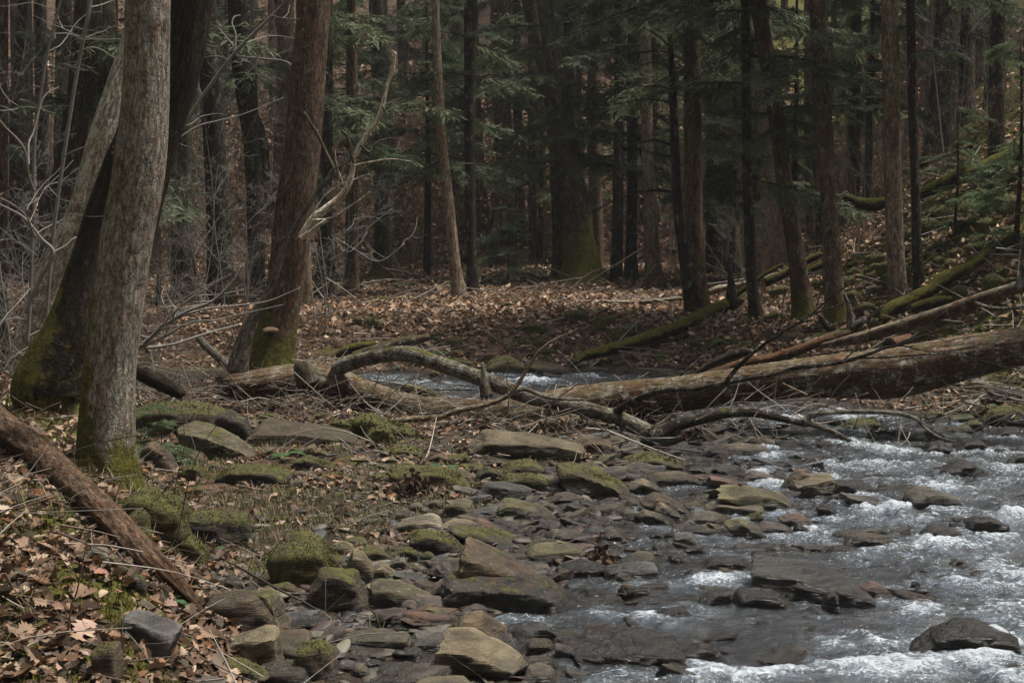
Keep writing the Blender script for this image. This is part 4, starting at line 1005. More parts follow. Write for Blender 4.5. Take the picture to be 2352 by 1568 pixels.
def trunk_tree(pts, col, label, cat='tree', d=None, sides=24, n=60, moss=.3, mossh=.5, lichen=.3, top=13., boughs=None, crown=True, limbs=(), group=None, tone=(1, 1, 1), lob=.35, amp=.05, name='tree', ydrift=0.0, part='trunk', mside=0.0):
    """pts: (px, py, width px) from base upward, all read at the distance of the base"""
    seed = treeN[0] = treeN[0]+1
    if d is None: g = G(pts[0][0], pts[0][1]); d = g.y
    d0 = d
    P = []; R = []
    for k, (px, py, w) in enumerate(pts):
        dd = d0+ydrift*k/(len(pts)-1)
        P.append(PT(px, py, dd)); R.append(w/2/FPX*dd)
    b = P[0]; zt = gz(b.x, b.y)
    base = Vector((b.x, b.y, zt))
    if b.z > zt+.03:
        dv = (P[0]-P[1]); dv = dv/max(abs(dv.z), .05); k = (b.z-zt); base = Vector((b.x+dv.x*k*.8, b.y, gz(b.x+dv.x*k*.8, b.y)))
        P = [base-Vector((0, 0, .12))]+P; R = [R[0]*1.08]+R
    else:
        P = [b-Vector((0, 0, .15+b.z-zt))]+P; R = [R[0]]+R
    if top and P[-1].z < top:
        dv = (P[-1]-P[-2]).normalized(); dv.z = max(dv.z, .8); zt_ = top; k = (zt_-P[-1].z)/dv.z
        m_ = max(3, int(k/max((P[-1]-P[-2]).length, .4))); P0, R0 = P[-1].copy(), R[-1]
        for j_ in range(1, m_+1):
            u_ = j_/m_; P.append(P0+Vector((dv.x*(1-.3*u_), dv.y*(1-.3*u_), dv.z))*k*u_); R.append(R0*(1-.5*u_))
    C = crom([[*p, r] for p, r in zip(P, R)], n if not top else int(n*1.3))
    # closer rings near the ground
    rm = float(np.mean(R[:3]))
    V, Fl, bk = tube(C[:, :3], C[:, 3], sides, disp=bark_disp(seed*3.3, amp, rm, lob), cap=True, jag=0 if top else rm*.8)
    rel = V-np.array(base)
    hh = rel[:, 2]
    nxz = (V-np.repeat(C[:, :3], sides, 0).tolist().__len__()*0) if False else None
    ms = moss*np.exp(-np.maximum(hh, 0)/mossh)
    cen = np.vstack([np.repeat(C[:, :3], sides, 0), C[0:1, :3], C[-1:, :3]])
    side = (V-cen)[:, 0]/(rm+1e-6)
    ms = ms*1.0 + mside*np.clip(-side, 0, 1)*np.exp(-np.maximum(hh, 0)/2.5)
    root = empty(name, base, label, cat, group)
    bc = np.array(BC[col])*np.random.default_rng(seed).uniform(.85, 1.15)
    tr = link(part, mk_mesh(part, rel, Fl, M_BARK, True, {'bk': bk+seed*1.7, 'ms': ms}), root, (0, 0, 0), tuple(bc), lichen=lichen)
    def axis_z(z):
        k = int(np.argmin(np.abs(C[:, 2]-z))); return Vector(C[k, :3])-base, C[k, 3]
    if boughs:
        nb, z0, z1, s0, s1 = boughs; nb = int(nb*1.6); s0 *= .6; s1 *= .85
        for i in range(nb):
            z = base.z+z0+(z1-z0)*(i+rg_t.random())/nb
            p, r = axis_z(z); bough_at(root, p, rg_t.uniform(0, 2*PI), rg_t.uniform(s0, s1), rg_t.uniform(-.12, .22), tone)
    if crown and top and d0 > 28 and seed % 4 == 0:
        p, r = axis_z(min(base.z+6.0, C[-1, 2]-4)); link('crown', CROWN[seed % 3], root, p, tone, (0, 0, seed*1.1), float(1.0+.25*(seed % 3)))
    for L in limbs:                      # bare limbs: picture polyline with widths
        c, pl = L[0], L[1]; dz = L[2] if len(L) > 2 else 0.0
        q = D(c, pl); m = len(q)
        pp = [PT(a, b_, d0+dz*k/(m-1)) for k, (a, b_, w) in enumerate(q)]
        C2 = crom([[*p, w*(CR[c][2] if c != 'D' else 1)/2/FPX*d0] for p, (a, b_, w) in zip(pp, q)], 18)
        V, Fl, bk = tube(C2[:, :3]-np.array(base), C2[:, 3], 6, disp=bark_disp(seed, .02, .02), cap=True)
        link('branch', mk_mesh('branch', V, Fl, M_BARK, True, {'bk': bk, 'ms': np.full(len(V), .1)}), root, (0, 0, 0), tuple(bc*L[3] if len(L) > 3 else bc), lichen=lichen)
    return root, base, d0

# the two great trunks and their neighbours on the near bank
t1, b1, d1 = trunk_tree([(245,1085,132),(243,1000,126),(252,850,116),(272,690,112),(292,540,112),(318,400,112),(334,230,104),(338,100,100),(340,0,100)], 'greyl', 'big grey barked tree on the near bank, moss at its foot, nearest to the camera', sides=110, n=330, moss=.85, mossh=.35, lichen=.8, amp=.07, lob=.3, crown=False, boughs=None, mside=.85, top=11)
t2, b2, d2 = trunk_tree([(122,952,96),(108,900,140),(130,832,132),(158,762,108),(181,661,78),(206,560,60),(228,480,54),(262,380,50),(300,280,46),(330,140,44),(345,0,42)], 'dkmoss', 'dark leaning tree with a broad yellow-mossed root flare behind the big grey tree', sides=90, n=260, moss=.62, mossh=.5, lichen=.15, amp=.08, lob=.45, crown=False, mside=1.05, top=9)
trunk_tree([(60,850,92),(85,760,84),(110,661,76),(148,580,72),(172,526,68),(197,470,70),(235,336,70),(268,220,60),(300,110,50),(330,0,46)], 'birch', 'leaning trunk blotched white with lichen left of the big grey tree', d=11.2, sides=64, n=170, moss=.4, mossh=.6, lichen=.55, amp=.06, crown=False, top=9)
trunk_tree([(228,910,96),(262,780,90),(300,600,86),(335,440,84),(372,300,86),(412,170,88),(443,0,96)], 'dkmoss', 'nearly black leaning trunk emerging behind the right side of the big grey tree', d=9.6, sides=70, n=200, moss=.5, lichen=.1, amp=.07, crown=False, top=9, mside=.2)
trunk_tree([(112,700,64),(118,560,60),(135,470,60),(165,330,58),(188,180,58),(200,60,62),(203,0,62)], 'dark', 'dark brown trunk leaning slightly right near the left picture edge, white flecks low down', d=15.5, sides=40, n=110, moss=.3, lichen=.35, crown=False, mside=.1)
t12, b12, d12 = trunk_tree([(620,862,116),(628,800,100),(640,740,88),(655,661,82),(668,560,84),(680,460,84),(695,336,82),(705,200,80),(716,80,76),(722,0,75)], 'red', 'thick reddish brown tree with a green moss skirt and a shelf fungus', d=12.9, sides=72, n=240, moss=1.05, mossh=.6, mside=.5, lichen=.3, amp=.035, lob=.25, crown=False, top=12)
# shelf fungus on it
def fungus(root, base, d):
    p = PT(621, 760, d-.24); S, F = ico(4); V = S.copy()
    V[:, 2] = np.where(V[:, 2] < 0, V[:, 2]*.25, V[:, 2]*.75)
    V = V*np.array([.074, .065, .050])*(1+.18*(fbm(S[:, 0]*3, S[:, 1]*3, S[:, 2]*3, 3)-.5))[:, None]
    link('shelf_fungus', mk_mesh('shelf_fungus', V, F, M_WOOD, True, {'bk': V*3, 'ms': np.zeros(len(V)), 'tp': np.ones(len(V))}), root, p-base, (.30, .215, .155), lichen=0.3)
fungus(t12, b12, d12)

HB = lambda n=10, z0=1.6, z1=6.5, s0=1.1, s1=2.3: (n, z0, z1, s0, s1)
TREES = [
 # points, bark, label, kwargs
 ([(31,640,26),(33,480,25),(36,200,22),(54,0,20)], 'black', 'slim black trunk at the far left edge of the wood', dict(boughs=HB(5, 2.5, 6, 1., 1.8))),
 ([(4,700,24),(6,400,24),(8,0,22)], 'brown', 'brown trunk cut by the left picture edge', dict(d=17.)),
 ([(585,655,44),(588,520,40),(578,330,40),(560,150,54),(552,0,58)], 'black', 'black double-stemmed tree left of the thick reddish tree, heavier upper trunk', dict(d=20., limbs=[('f1', [(1690,760,110),(1760,900,120),(1800,1200,120),(1810,1559,115)], .3)])),
 ([(655,640,30),(652,400,34),(655,0,34)], 'brown', 'dim brown trunk half hidden on the left of the thick reddish tree', dict(d=23.)),
 ([(705,700,26),(702,560,22),(698,400,20)], 'pale', 'pale slim trunk showing on the right edge of the thick reddish tree', dict(d=19., top=12)),
 ([(808,668,34),(810,600,26),(810,400,25),(809,150,23),(807,0,20)], 'red', 'straight slim reddish trunk right of the thick reddish tree', dict(boughs=HB(6))),
 ([(872,642,50),(876,580,36),(876,460,32),(872,200,26),(868,0,24)], 'green', 'moss rooted grey-green trunk with a knobbly green root mass', dict(moss=.8, mossh=.45, boughs=HB(7, 2.2, 6), lob=.9)),
 ([(932,606,34),(922,520,32),(908,430,30),(895,330,26),(885,150,22),(880,0,20)], 'green', 'dark greenish trunk leaning left behind the moss rooted trunk', dict(moss=.4)),
 ([(1055,680,34),(1045,610,27),(1032,480,25),(1015,330,23),(1005,150,20),(1000,0,18)], 'pale', 'slim tan lichened trunk leaning left beside the straight dark hemlock', dict(lichen=.5, moss=.4)),
 ([(1088,676,30),(1084,600,24),(1080,460,24),(1079,250,25),(1080,0,28)], 'black', 'straight dark hemlock trunk with drooping bare limbs both sides, centre left', dict(moss=.4, boughs=HB(12, 1.8, 6.5), limbs=[('f2', [(860,640,14),(800,590,10),(680,540,7),(430,590,3)], -.5), ('f2', [(860,520,12),(760,480,9),(640,440,6),(380,460,3)], .6), ('f2', [(850,1140,14),(700,1110,10),(560,1150,6),(400,1210,3)], -.4), ('f2', [(900,560,16),(960,530,12),(1060,510,9),(1200,550,4)], .5), ('f2', [(850,250,12),(780,230,8),(620,215,5),(480,250,3)], .5)])),
 ([(1114,580,36),(1108,480,33),(1098,380,28),(1090,150,22),(1087,0,20)], 'red', 'reddish trunk just behind and right of the straight dark hemlock', dict()),
 ([(1166,552,36),(1163,460,36),(1155,300,40),(1150,120,44),(1150,0,46)], 'brown', 'broad straight brown trunk left of the hemlock sapling', dict(boughs=HB(8, 3, 8))),
 ([(1195,552,26),(1193,400,24),(1188,200,20),(1186,0,18)], 'black', 'narrow black trunk close beside the broad straight brown trunk', dict()),
 ([(1285,640,40),(1288,560,38),(1284,440,37),(1275,300,36),(1255,180,34),(1228,60,34),(1215,0,34)], 'red', 'reddish trunk bending left at its top, touching the huge moss footed trunk', dict(moss=.2)),
 ([(1335,652,116),(1335,610,92),(1328,560,78),(1322,460,62),(1308,380,48),(1290,240,42),(1262,80,38),(1250,0,36)], 'green', 'huge dark trunk with a very wide mossy foot in the middle of the wood', dict(moss=1.25, mossh=1.1, lob=.15, boughs=HB(9, 2.2, 6.5, 1.2, 2.4))),
 ([(1370,610,32),(1368,460,31),(1364,280,28),(1362,60,25)], 'brown', 'dim brown trunk just right of the huge moss footed trunk', dict(d=30.)),
 ([(1412,648,24),(1416,540,22),(1418,400,20),(1420,200,18),(1420,0,16)], 'black', 'slim black trunk, left one of a dark pair right of the huge moss footed trunk', dict(boughs=HB(6, 2.5, 7))),
 ([(1450,643,36),(1450,560,26),(1452,420,24),(1452,200,22),(1452,0,20)], 'black', 'right trunk of the dark pair, beyond the huge moss footed trunk, foot flared', dict(boughs=HB(6, 2.5, 7))),
 ([(1503,654,42),(1498,590,34),(1492,460,31),(1486,300,28),(1482,100,26),(1481,0,25)], 'pale', 'tan trunk right of the dark pair, paler than its neighbours', dict(moss=.5, boughs=HB(6, 3.5, 7))),
 ([(1598,722,50),(1582,640,34),(1568,560,26),(1556,470,22),(1550,330,20),(1545,200,16),(1540,90,12)], 'black', 'dead black hemlock snag curving up to a point with many bare side limbs', dict(moss=.5, top=None, crown=False, limbs=[
     ('f2', [(2262,330,16),(2180,250,12),(2080,190,8),(1940,110,4)], .3), ('f2', [(2262,360,16),(2150,350,12),(2000,370,9),(1830,420,4)], -.2), ('f2', [(2262,470,14),(2180,430,10),(2080,440,7),(1990,500,4)], .3), ('f2', [(2260,610,14),(2180,590,10),(2060,590,8),(1960,560,4)], -.3),
     ('f2', [(2260,700,14),(2120,680,10),(1950,700,8),(1740,750,4)], .3), ('f2', [(2262,990,20),(2160,960,17),(2040,975,12),(1840,1020,8),(1700,1060,4)], -.3), ('f2', [(2262,1310,22),(2130,1300,18),(1980,1330,14),(1800,1410,10),(1600,1520,6)], -.4), ('f2', [(2262,1070,12),(2150,1050,9),(2030,1010,5)], .3), ('f2', [(2262,860,12),(2180,800,8),(2100,780,4)], .2),
     ('f2', [(2290,620,12),(2350,540,8),(2420,480,4)], .2), ('f2', [(2290,380,12),(2350,420,8),(2420,430,4)], .2)])),
 ([(1606,716,58),(1600,640,46),(1594,520,42),(1592,380,42),(1590,200,40),(1588,0,38)], 'brown', 'stout brown lichened trunk right behind the dead black snag', dict(moss=.8, mossh=.35, boughs=HB(9, 2.8, 6.5))),
 ([(1737,732,34),(1728,660,26),(1722,560,24),(1716,380,22),(1713,180,20),(1712,0,20)], 'black', 'straight slim black trunk beyond the mossy fallen log', dict(moss=.5, boughs=HB(10, 1.6, 6.)), ),
 ([(1780,628,64),(1776,540,50),(1768,420,44),(1760,260,40),(1756,120,36)], 'pale', 'thick pale tan trunk seen between a slim black trunk and a leaning reddish trunk', dict(moss=.4, lichen=.3)),
 ([(1846,732,54),(1836,640,42),(1822,540,38),(1805,440,36),(1790,320,36),(1770,180,36),(1752,80,35),(1740,0,33)], 'red', 'reddish dark tree leaning left with a mossy foot, right of the mossy fallen log', dict(moss=.9, mossh=.35, boughs=HB(8, 2., 6.), limbs=[('f3', [(740,990,14),(800,940,10),(880,930,8),(960,910,4)], .2), ('f3', [(720,830,14),(800,750,10),(860,690,5)], .2), ('f3', [(640,1060,12),(560,1080,9),(490,1110,5)], .2)])),
 ([(1866,612,24),(1862,460,23),(1858,250,21),(1857,0,20)], 'brown', 'dim brown trunk behind the leaning reddish tree', dict(d=26.)),
 ([(1890,640,26),(1882,500,18),(1874,380,14),(1870,200,12),(1868,0,10)], 'black', 'thin black trunk tucked against the lichened straight trunk', dict(d=22.)),
 ([(1922,736,50),(1914,640,42),(1906,500,38),(1896,330,38),(1884,150,38),(1878,0,38)], 'brown', 'lichened straight red-brown trunk on the right bank with a mossy foot', dict(moss=.85, mossh=.3, lichen=.5, boughs=HB(8, 2.6, 6.))),
 ([(2062,694,44),(2058,600,40),(2052,460,40),(2049,300,40),(2046,120,38),(2044,0,36)], 'pale', 'straight light grey-brown finely furrowed trunk on the right slope', dict(moss=.4, mossh=.2, lichen=.35)),
 ([(2113,660,26),(2106,560,22),(2103,440,20),(2096,250,20),(2092,0,20)], 'black', 'slim black trunk right of the light grey-brown trunk', dict(boughs=HB(8, 2.4, 6., 1.0, 2.2), moss=.3)),
 ([(2292,560,44),(2288,400,40),(2290,150,34),(2296,0,32)], 'dark', 'dark hemlock trunk on the right slope behind green sprays', dict(d=18.5, boughs=HB(5, 1.8, 5., 1., 1.8))),
 ([(2220,400,30),(2216,200,28),(2214,0,26)], 'dark', 'dim trunk high on the right slope', dict(d=24., boughs=HB(4, 2, 6))),
 ([(430,672,46),(425,600,36),(424,400,32),(428,200,28),(430,0,26)], 'green', 'grey-green trunk seen right of the big grey tree beyond the stream', dict(moss=.4, d=19.5)),
 ([(265,640,20),(264,300,18),(263,0,15)], 'brown', 'thin brown trunk left of the big grey tree', dict(d=19.)),
 ([(403,650,22),(402,400,20),(396,200,18)], 'green', 'slim greenish trunk close right of the big grey tree', dict(d=20.5)),
 ([(745,640,40),(748,520,30),(750,400,26),(752,150,24)], 'dark', 'dark trunk just right of the thick reddish tree, mossy foot', dict(d=21., moss=.5, boughs=HB(8, 2.5, 7))),
 ([(1640,600,40),(1640,400,38),(1636,200,34)], 'dark', 'dim dark trunk between the stout lichened trunk and the slim black trunk', dict(d=27., boughs=HB(9, 2, 7))),
 ([(1225,600,20),(1222,400,18),(1220,150,16)], 'dark', 'thin dark trunk behind the bushy hemlock sapling', dict(d=31.)),
 ([(1960,560,30),(1962,350,27),(1966,100,24)], 'dark', 'dark trunk between the lichened straight trunk and the light grey-brown trunk', dict(d=24., boughs=HB(6, 2, 6))),
]
for pts, col, lab, kw in TREES:
    kw = dict(kw); kw.setdefault('sides', 22); kw.setdefault('n', 60)
    if kw.get('d') is None:
        g = G(pts[0][0], pts[0][1]); kw['d'] = min(g.y, 33)
    kw.setdefault('lichen', .35); kw.setdefault('moss', .45)
    trunk_tree(pts, col, lab, group='trees standing beyond the stream', **kw)

# further trees up the wood, and unseen ones behind and beside the camera added to block horizon light: four trunk shapes shared by copies, each tree with its own boughs
def far_trunk(seed):
    rg = np.random.default_rng(seed); n = 26
    z = np.linspace(-.3, 15, n); P = np.stack([.25*np.sin(z*.25+seed)*z/6+rg.normal(0, .01, n), .1*np.sin(z*.3), z], 1)
    R = .17*(1-z/22)+.08*np.exp(-np.maximum(z, 0)/.3)
    V, Fl, bk = tube(P, R, 14, disp=bark_disp(seed, .05, .17))
    return mk_mesh('trunk', V, Fl, M_BARK, True, {'bk': bk, 'ms': .6*np.exp(-np.maximum(V[:, 2], 0)/.5)})
FT = [far_trunk(s) for s in (3, 8, 15, 22)]
rgf = np.random.default_rng(31)
nf = 0
LMT = [(30,'the slim black left trunk'),(190,'the dark brown trunk'),(340,'the big grey tree'),(430,'the grey-green trunk'),(585,'the double-stemmed tree'),(700,'the thick reddish tree'),(808,'the slim reddish trunk'),(872,'the moss rooted trunk'),(1015,'the slim tan trunk'),(1085,'the straight dark hemlock'),(1155,'the broad brown trunk'),(1310,'the huge moss footed trunk'),(1440,'the dark pair of trunks'),(1490,'the tan trunk'),(1550,'the dead black snag'),(1715,'the straight slim black trunk'),(1800,'the leaning reddish tree'),(1890,'the lichened straight trunk'),(2050,'the light grey-brown trunk'),(2290,'the dark slope hemlock')]
zones = [(-24, 26, 27, 50, 76), (-16, -3.5, 17, 30, 26), (5, 22, 15, 30, 20), (-20, 20, -14, -3, 34), (-30, -12, 2, 16, 12), (13, 28, 0, 14, 12)]
for (xa, xb, ya, yb, n) in zones:
    for i in range(n):
        y = rgf.uniform(ya, yb); x = rgf.uniform(xa, xb)
        if ya > 25: x = rgf.uniform(-.42, .42)*y
        px = 1176+x/y*FPX if y > 1 else -999
        if ya == 15 and (px < 1950 or x < 6): continue
        s = rgf.uniform(.55, 1.25); cn = ('dark', 'brown', 'pale', 'green', 'black', 'red')[rgf.integers(6)]
        hem = rgf.random() < (.66 if px > 700 or ya < 12 else .25)
        z = gz(x, y)
        near_ = min(((abs(px-a), a, n_) for a, n_ in LMT))
        lab = f"{'thin' if s < .75 else 'medium' if s < 1.05 else 'stout'} {({'dark':'dark','brown':'brown','pale':'pale grey','green':'greenish','black':'near-black','red':'reddish'})[cn]} {'hemlock' if hem else 'bare tree'} {'far back' if y > 36 else 'farther back'} {'just ' if near_[0] < 30 else ''}{'left' if px < near_[1] else 'right'} of {near_[2]}" if 0 < px < 2352 else f"{'thin' if s < .75 else 'medium' if s < 1.05 else 'stout'} {cn} {'hemlock' if hem else 'bare tree'} {'behind the viewpoint' if y < 2 else 'beyond the left picture edge' if px < 0 else 'beyond the right picture edge'}"
        e = empty('background_tree', (x, y, z), lab, 'tree', 'trees farther back in the wood')
        link('trunk', FT[nf % 4], e, (0, 0, 0), tuple(np.array(BC[cn])*rgf.uniform(.8, 1.3)), (0, 0, rgf.uniform(0, 6)), (s, s, 1.0), lichen=.4)
        if hem:
            tn = tuple(np.array([1, 1, 1])*rgf.uniform(.7, 1.1))
            for k in range(9 if ya > 12 else 0):
                bough_at(e, (0, 0, rgf.uniform(1.8, 8)), rgf.uniform(0, 2*PI), rgf.uniform(.9, 2.3), rgf.uniform(-.1, .3), tn)
            if (nf % 7 == 0 and not (x > 4 and y < 34)) or (y < 12 and x < 6): link('crown', CROWN[nf % 3], e, (0, 0, 5.0), tn, (0, 0, rgf.uniform(0, 6)), float(rgf.uniform(1.0, 1.45)))
        nf += 1

# young hemlocks: a slim stem and sprays down to the ground
def young_hemlock(px, py, h, nb, s0, s1, label, tone=(1, 1, 1), d=None, z0=.15):
    g = G(px, py); 
    if d: g = PT(px, py, d); g.z = gz(g.x, g.y)
    e = empty('hemlock_sapling', g, label, 'hemlock sapling', 'young hemlocks')
    C = crom([[0, 0, -.1], [.03, 0, h*.5], [0, .02, h]], 12); V, Fl, bk = tube(C, np.linspace(.03, .006, 12)*h/2, 7)
    link('stem', mk_mesh('stem', V, Fl, M_BARK, True, {'bk': bk, 'ms': np.zeros(len(V))}), e, (0, 0, 0), BC['dark'], lichen=.2)
    for i in range(nb):
        t = (i+rg_t.random())/nb; z = h*(z0+(1-z0)*t)
        bough_at(e, (0, 0, z), rg_t.uniform(0, 2*PI), (s1+(s0-s1)*t)*rg_t.uniform(.75, 1.15), rg_t.uniform(-.15, .15), tone)
    return e
young_hemlock(1165, 655, 1.35, 26, .3, .75, 'bushy waist-high hemlock sapling on the leafy flat left of the huge moss footed trunk', (.9, 1.0, 1.0))
young_hemlock(1420, 640, 5.6, 44, .7, 2.1, 'tall young hemlock with bright sprays in front of the huge moss footed trunk', (1.25, 1.4, 1.15), z0=.36)
young_hemlock(1240, 600, 4.6, 30, .7, 1.7, 'young hemlock with lighter drooping sprays left of the huge moss footed trunk', (1.1, 1.2, 1.1), z0=.30)
young_hemlock(2330, 640, 2.2, 16, .4, 1.0, 'hemlock sapling spreading green sprays over the right slope edge', (1.0, 1.15, .95), d=14.5, z0=.1)
young_hemlock(2190, 560, 1.6, 16, .3, .8, 'hemlock sapling among the moss mounds right of the slim black trunk', (.9, 1.05, .9), z0=.1)
young_hemlock(360, 965, .42, 12, .15, .32, 'knee-high hemlock seedling right beside the big grey tree', (.8, .95, .8), d=9.0)
young_hemlock(1680, 560, 5.0, 26, .8, 2.0, 'dim young hemlock between the trunks right of the dead black snag', (.9, 1., .9), d=24., z0=.25)
young_hemlock(980, 480, 5.5, 26, .8, 2.0, 'dim young hemlock behind the slim tan lichened trunk', (.8, .9, .85), d=27., z0=.35)
young_hemlock(1990, 520, 5.0, 24, .8, 1.9, 'dim young hemlock between the right bank trunks', (.8, .9, .8), d=23., z0=.3)
young_hemlock(1820, 560, 5.0, 24, .8, 1.9, 'dim young hemlock behind the leaning reddish tree', (.8, .9, .85), d=25., z0=.3)
young_hemlock(800, 600, 5.0, 22, .8, 1.8, 'dim young hemlock right of the thick reddish tree', (.9, 1., .9), d=25., z0=.4)
# ------------------------------------------------------------------ fallen wood
def wood_mesh(name, c, pl, d, mat=None, sides=40, n=120, moss=0.0, seed=1, amp=.05, dz=None, org=None, jag=.5, top_moss=.0, end='jag'):
    """pl: (x, y, width) in the grid c along the piece; d: distance at the start (or list of distances)"""
    q = D(c, pl); k = CR[c][2]; m = len(q)
    if d == 'ground': d = [G(a, b+w*k*.42).y for a, b, w in q]
    ds = d if isinstance(d, (list, tuple)) else [d+(dz or 0)*i/(m-1) for i in range(m)]
    P = [PT(a, b, dd) for (a, b, w), dd in zip(q, ds)]
    R = [w*k/2/FPX*dd for (a, b, w), dd in zip(q, ds)]
    C = crom([[*p, r] for p, r in zip(P, R)], n)
    org = Vector(C[0, :3]) if org is None else org
    rm = float(np.mean(R))
    V, Fl, bk = tube(C[:, :3]-np.array(org), C[:, 3], sides, disp=bark_disp(seed*2.3, amp, rm), cap=True, jag=jag*rm)
    cen = np.vstack([np.repeat(C[:, :3], sides, 0), C[0:1, :3], C[-1:, :3]])-np.array(org)
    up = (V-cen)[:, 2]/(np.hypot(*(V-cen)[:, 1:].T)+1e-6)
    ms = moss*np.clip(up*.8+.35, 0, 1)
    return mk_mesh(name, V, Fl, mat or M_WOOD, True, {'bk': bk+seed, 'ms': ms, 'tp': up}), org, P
WC = {'bark': (.105, .092, .070), 'wood': (.19, .155, .11), 'bleached': (.78, .73, .60), 'pale': (.26, .22, .16), 'brown': (.11, .072, .046), 'dark': (.040, .034, .027), 'grey': (.15, .14, .115), 'red': (.14, .080, .048), 'rot': (.13, .088, .060), 'moss': (.06, .055, .03), 'birch': (.42, .39, .32)}
def fallen(name, label, cat, col, c, pl, d, parts=(), lichen=.2, group=None, thing_moss=0.0, **kw):
    me, org, P = wood_mesh(parts and 'trunk' or name, c, pl, d, moss=thing_moss, **kw)
    if d == 'ground': d = 7.
    if parts:
        root = empty(name, org, label, cat, group)
        link('trunk', me, root, (0, 0, 0), WC[col], lichen=lichen)
        for i, p in enumerate(parts):
            pn, pc, pcol, ppl, pd, kk = p
            kk = dict(kk); lic = kk.pop('lichen', lichen); kk.setdefault('sides', 14); kk.setdefault('n', 50); kk.setdefault('seed', i+40); kk.setdefault('mat', M_BARK)
            m2, _, _ = wood_mesh(pn, pc, ppl, pd, org=org, **kk)
            link(pn, m2, root, (0, 0, 0), WC[pcol], lichen=lic)
        return root
    o = link(name, me, None, org, WC[col], lichen=lichen); tag(o, label, cat, group); return o

def GD(c, x, y):
    (a, b), = D(c, [(x, y)]); return G(a, b).y
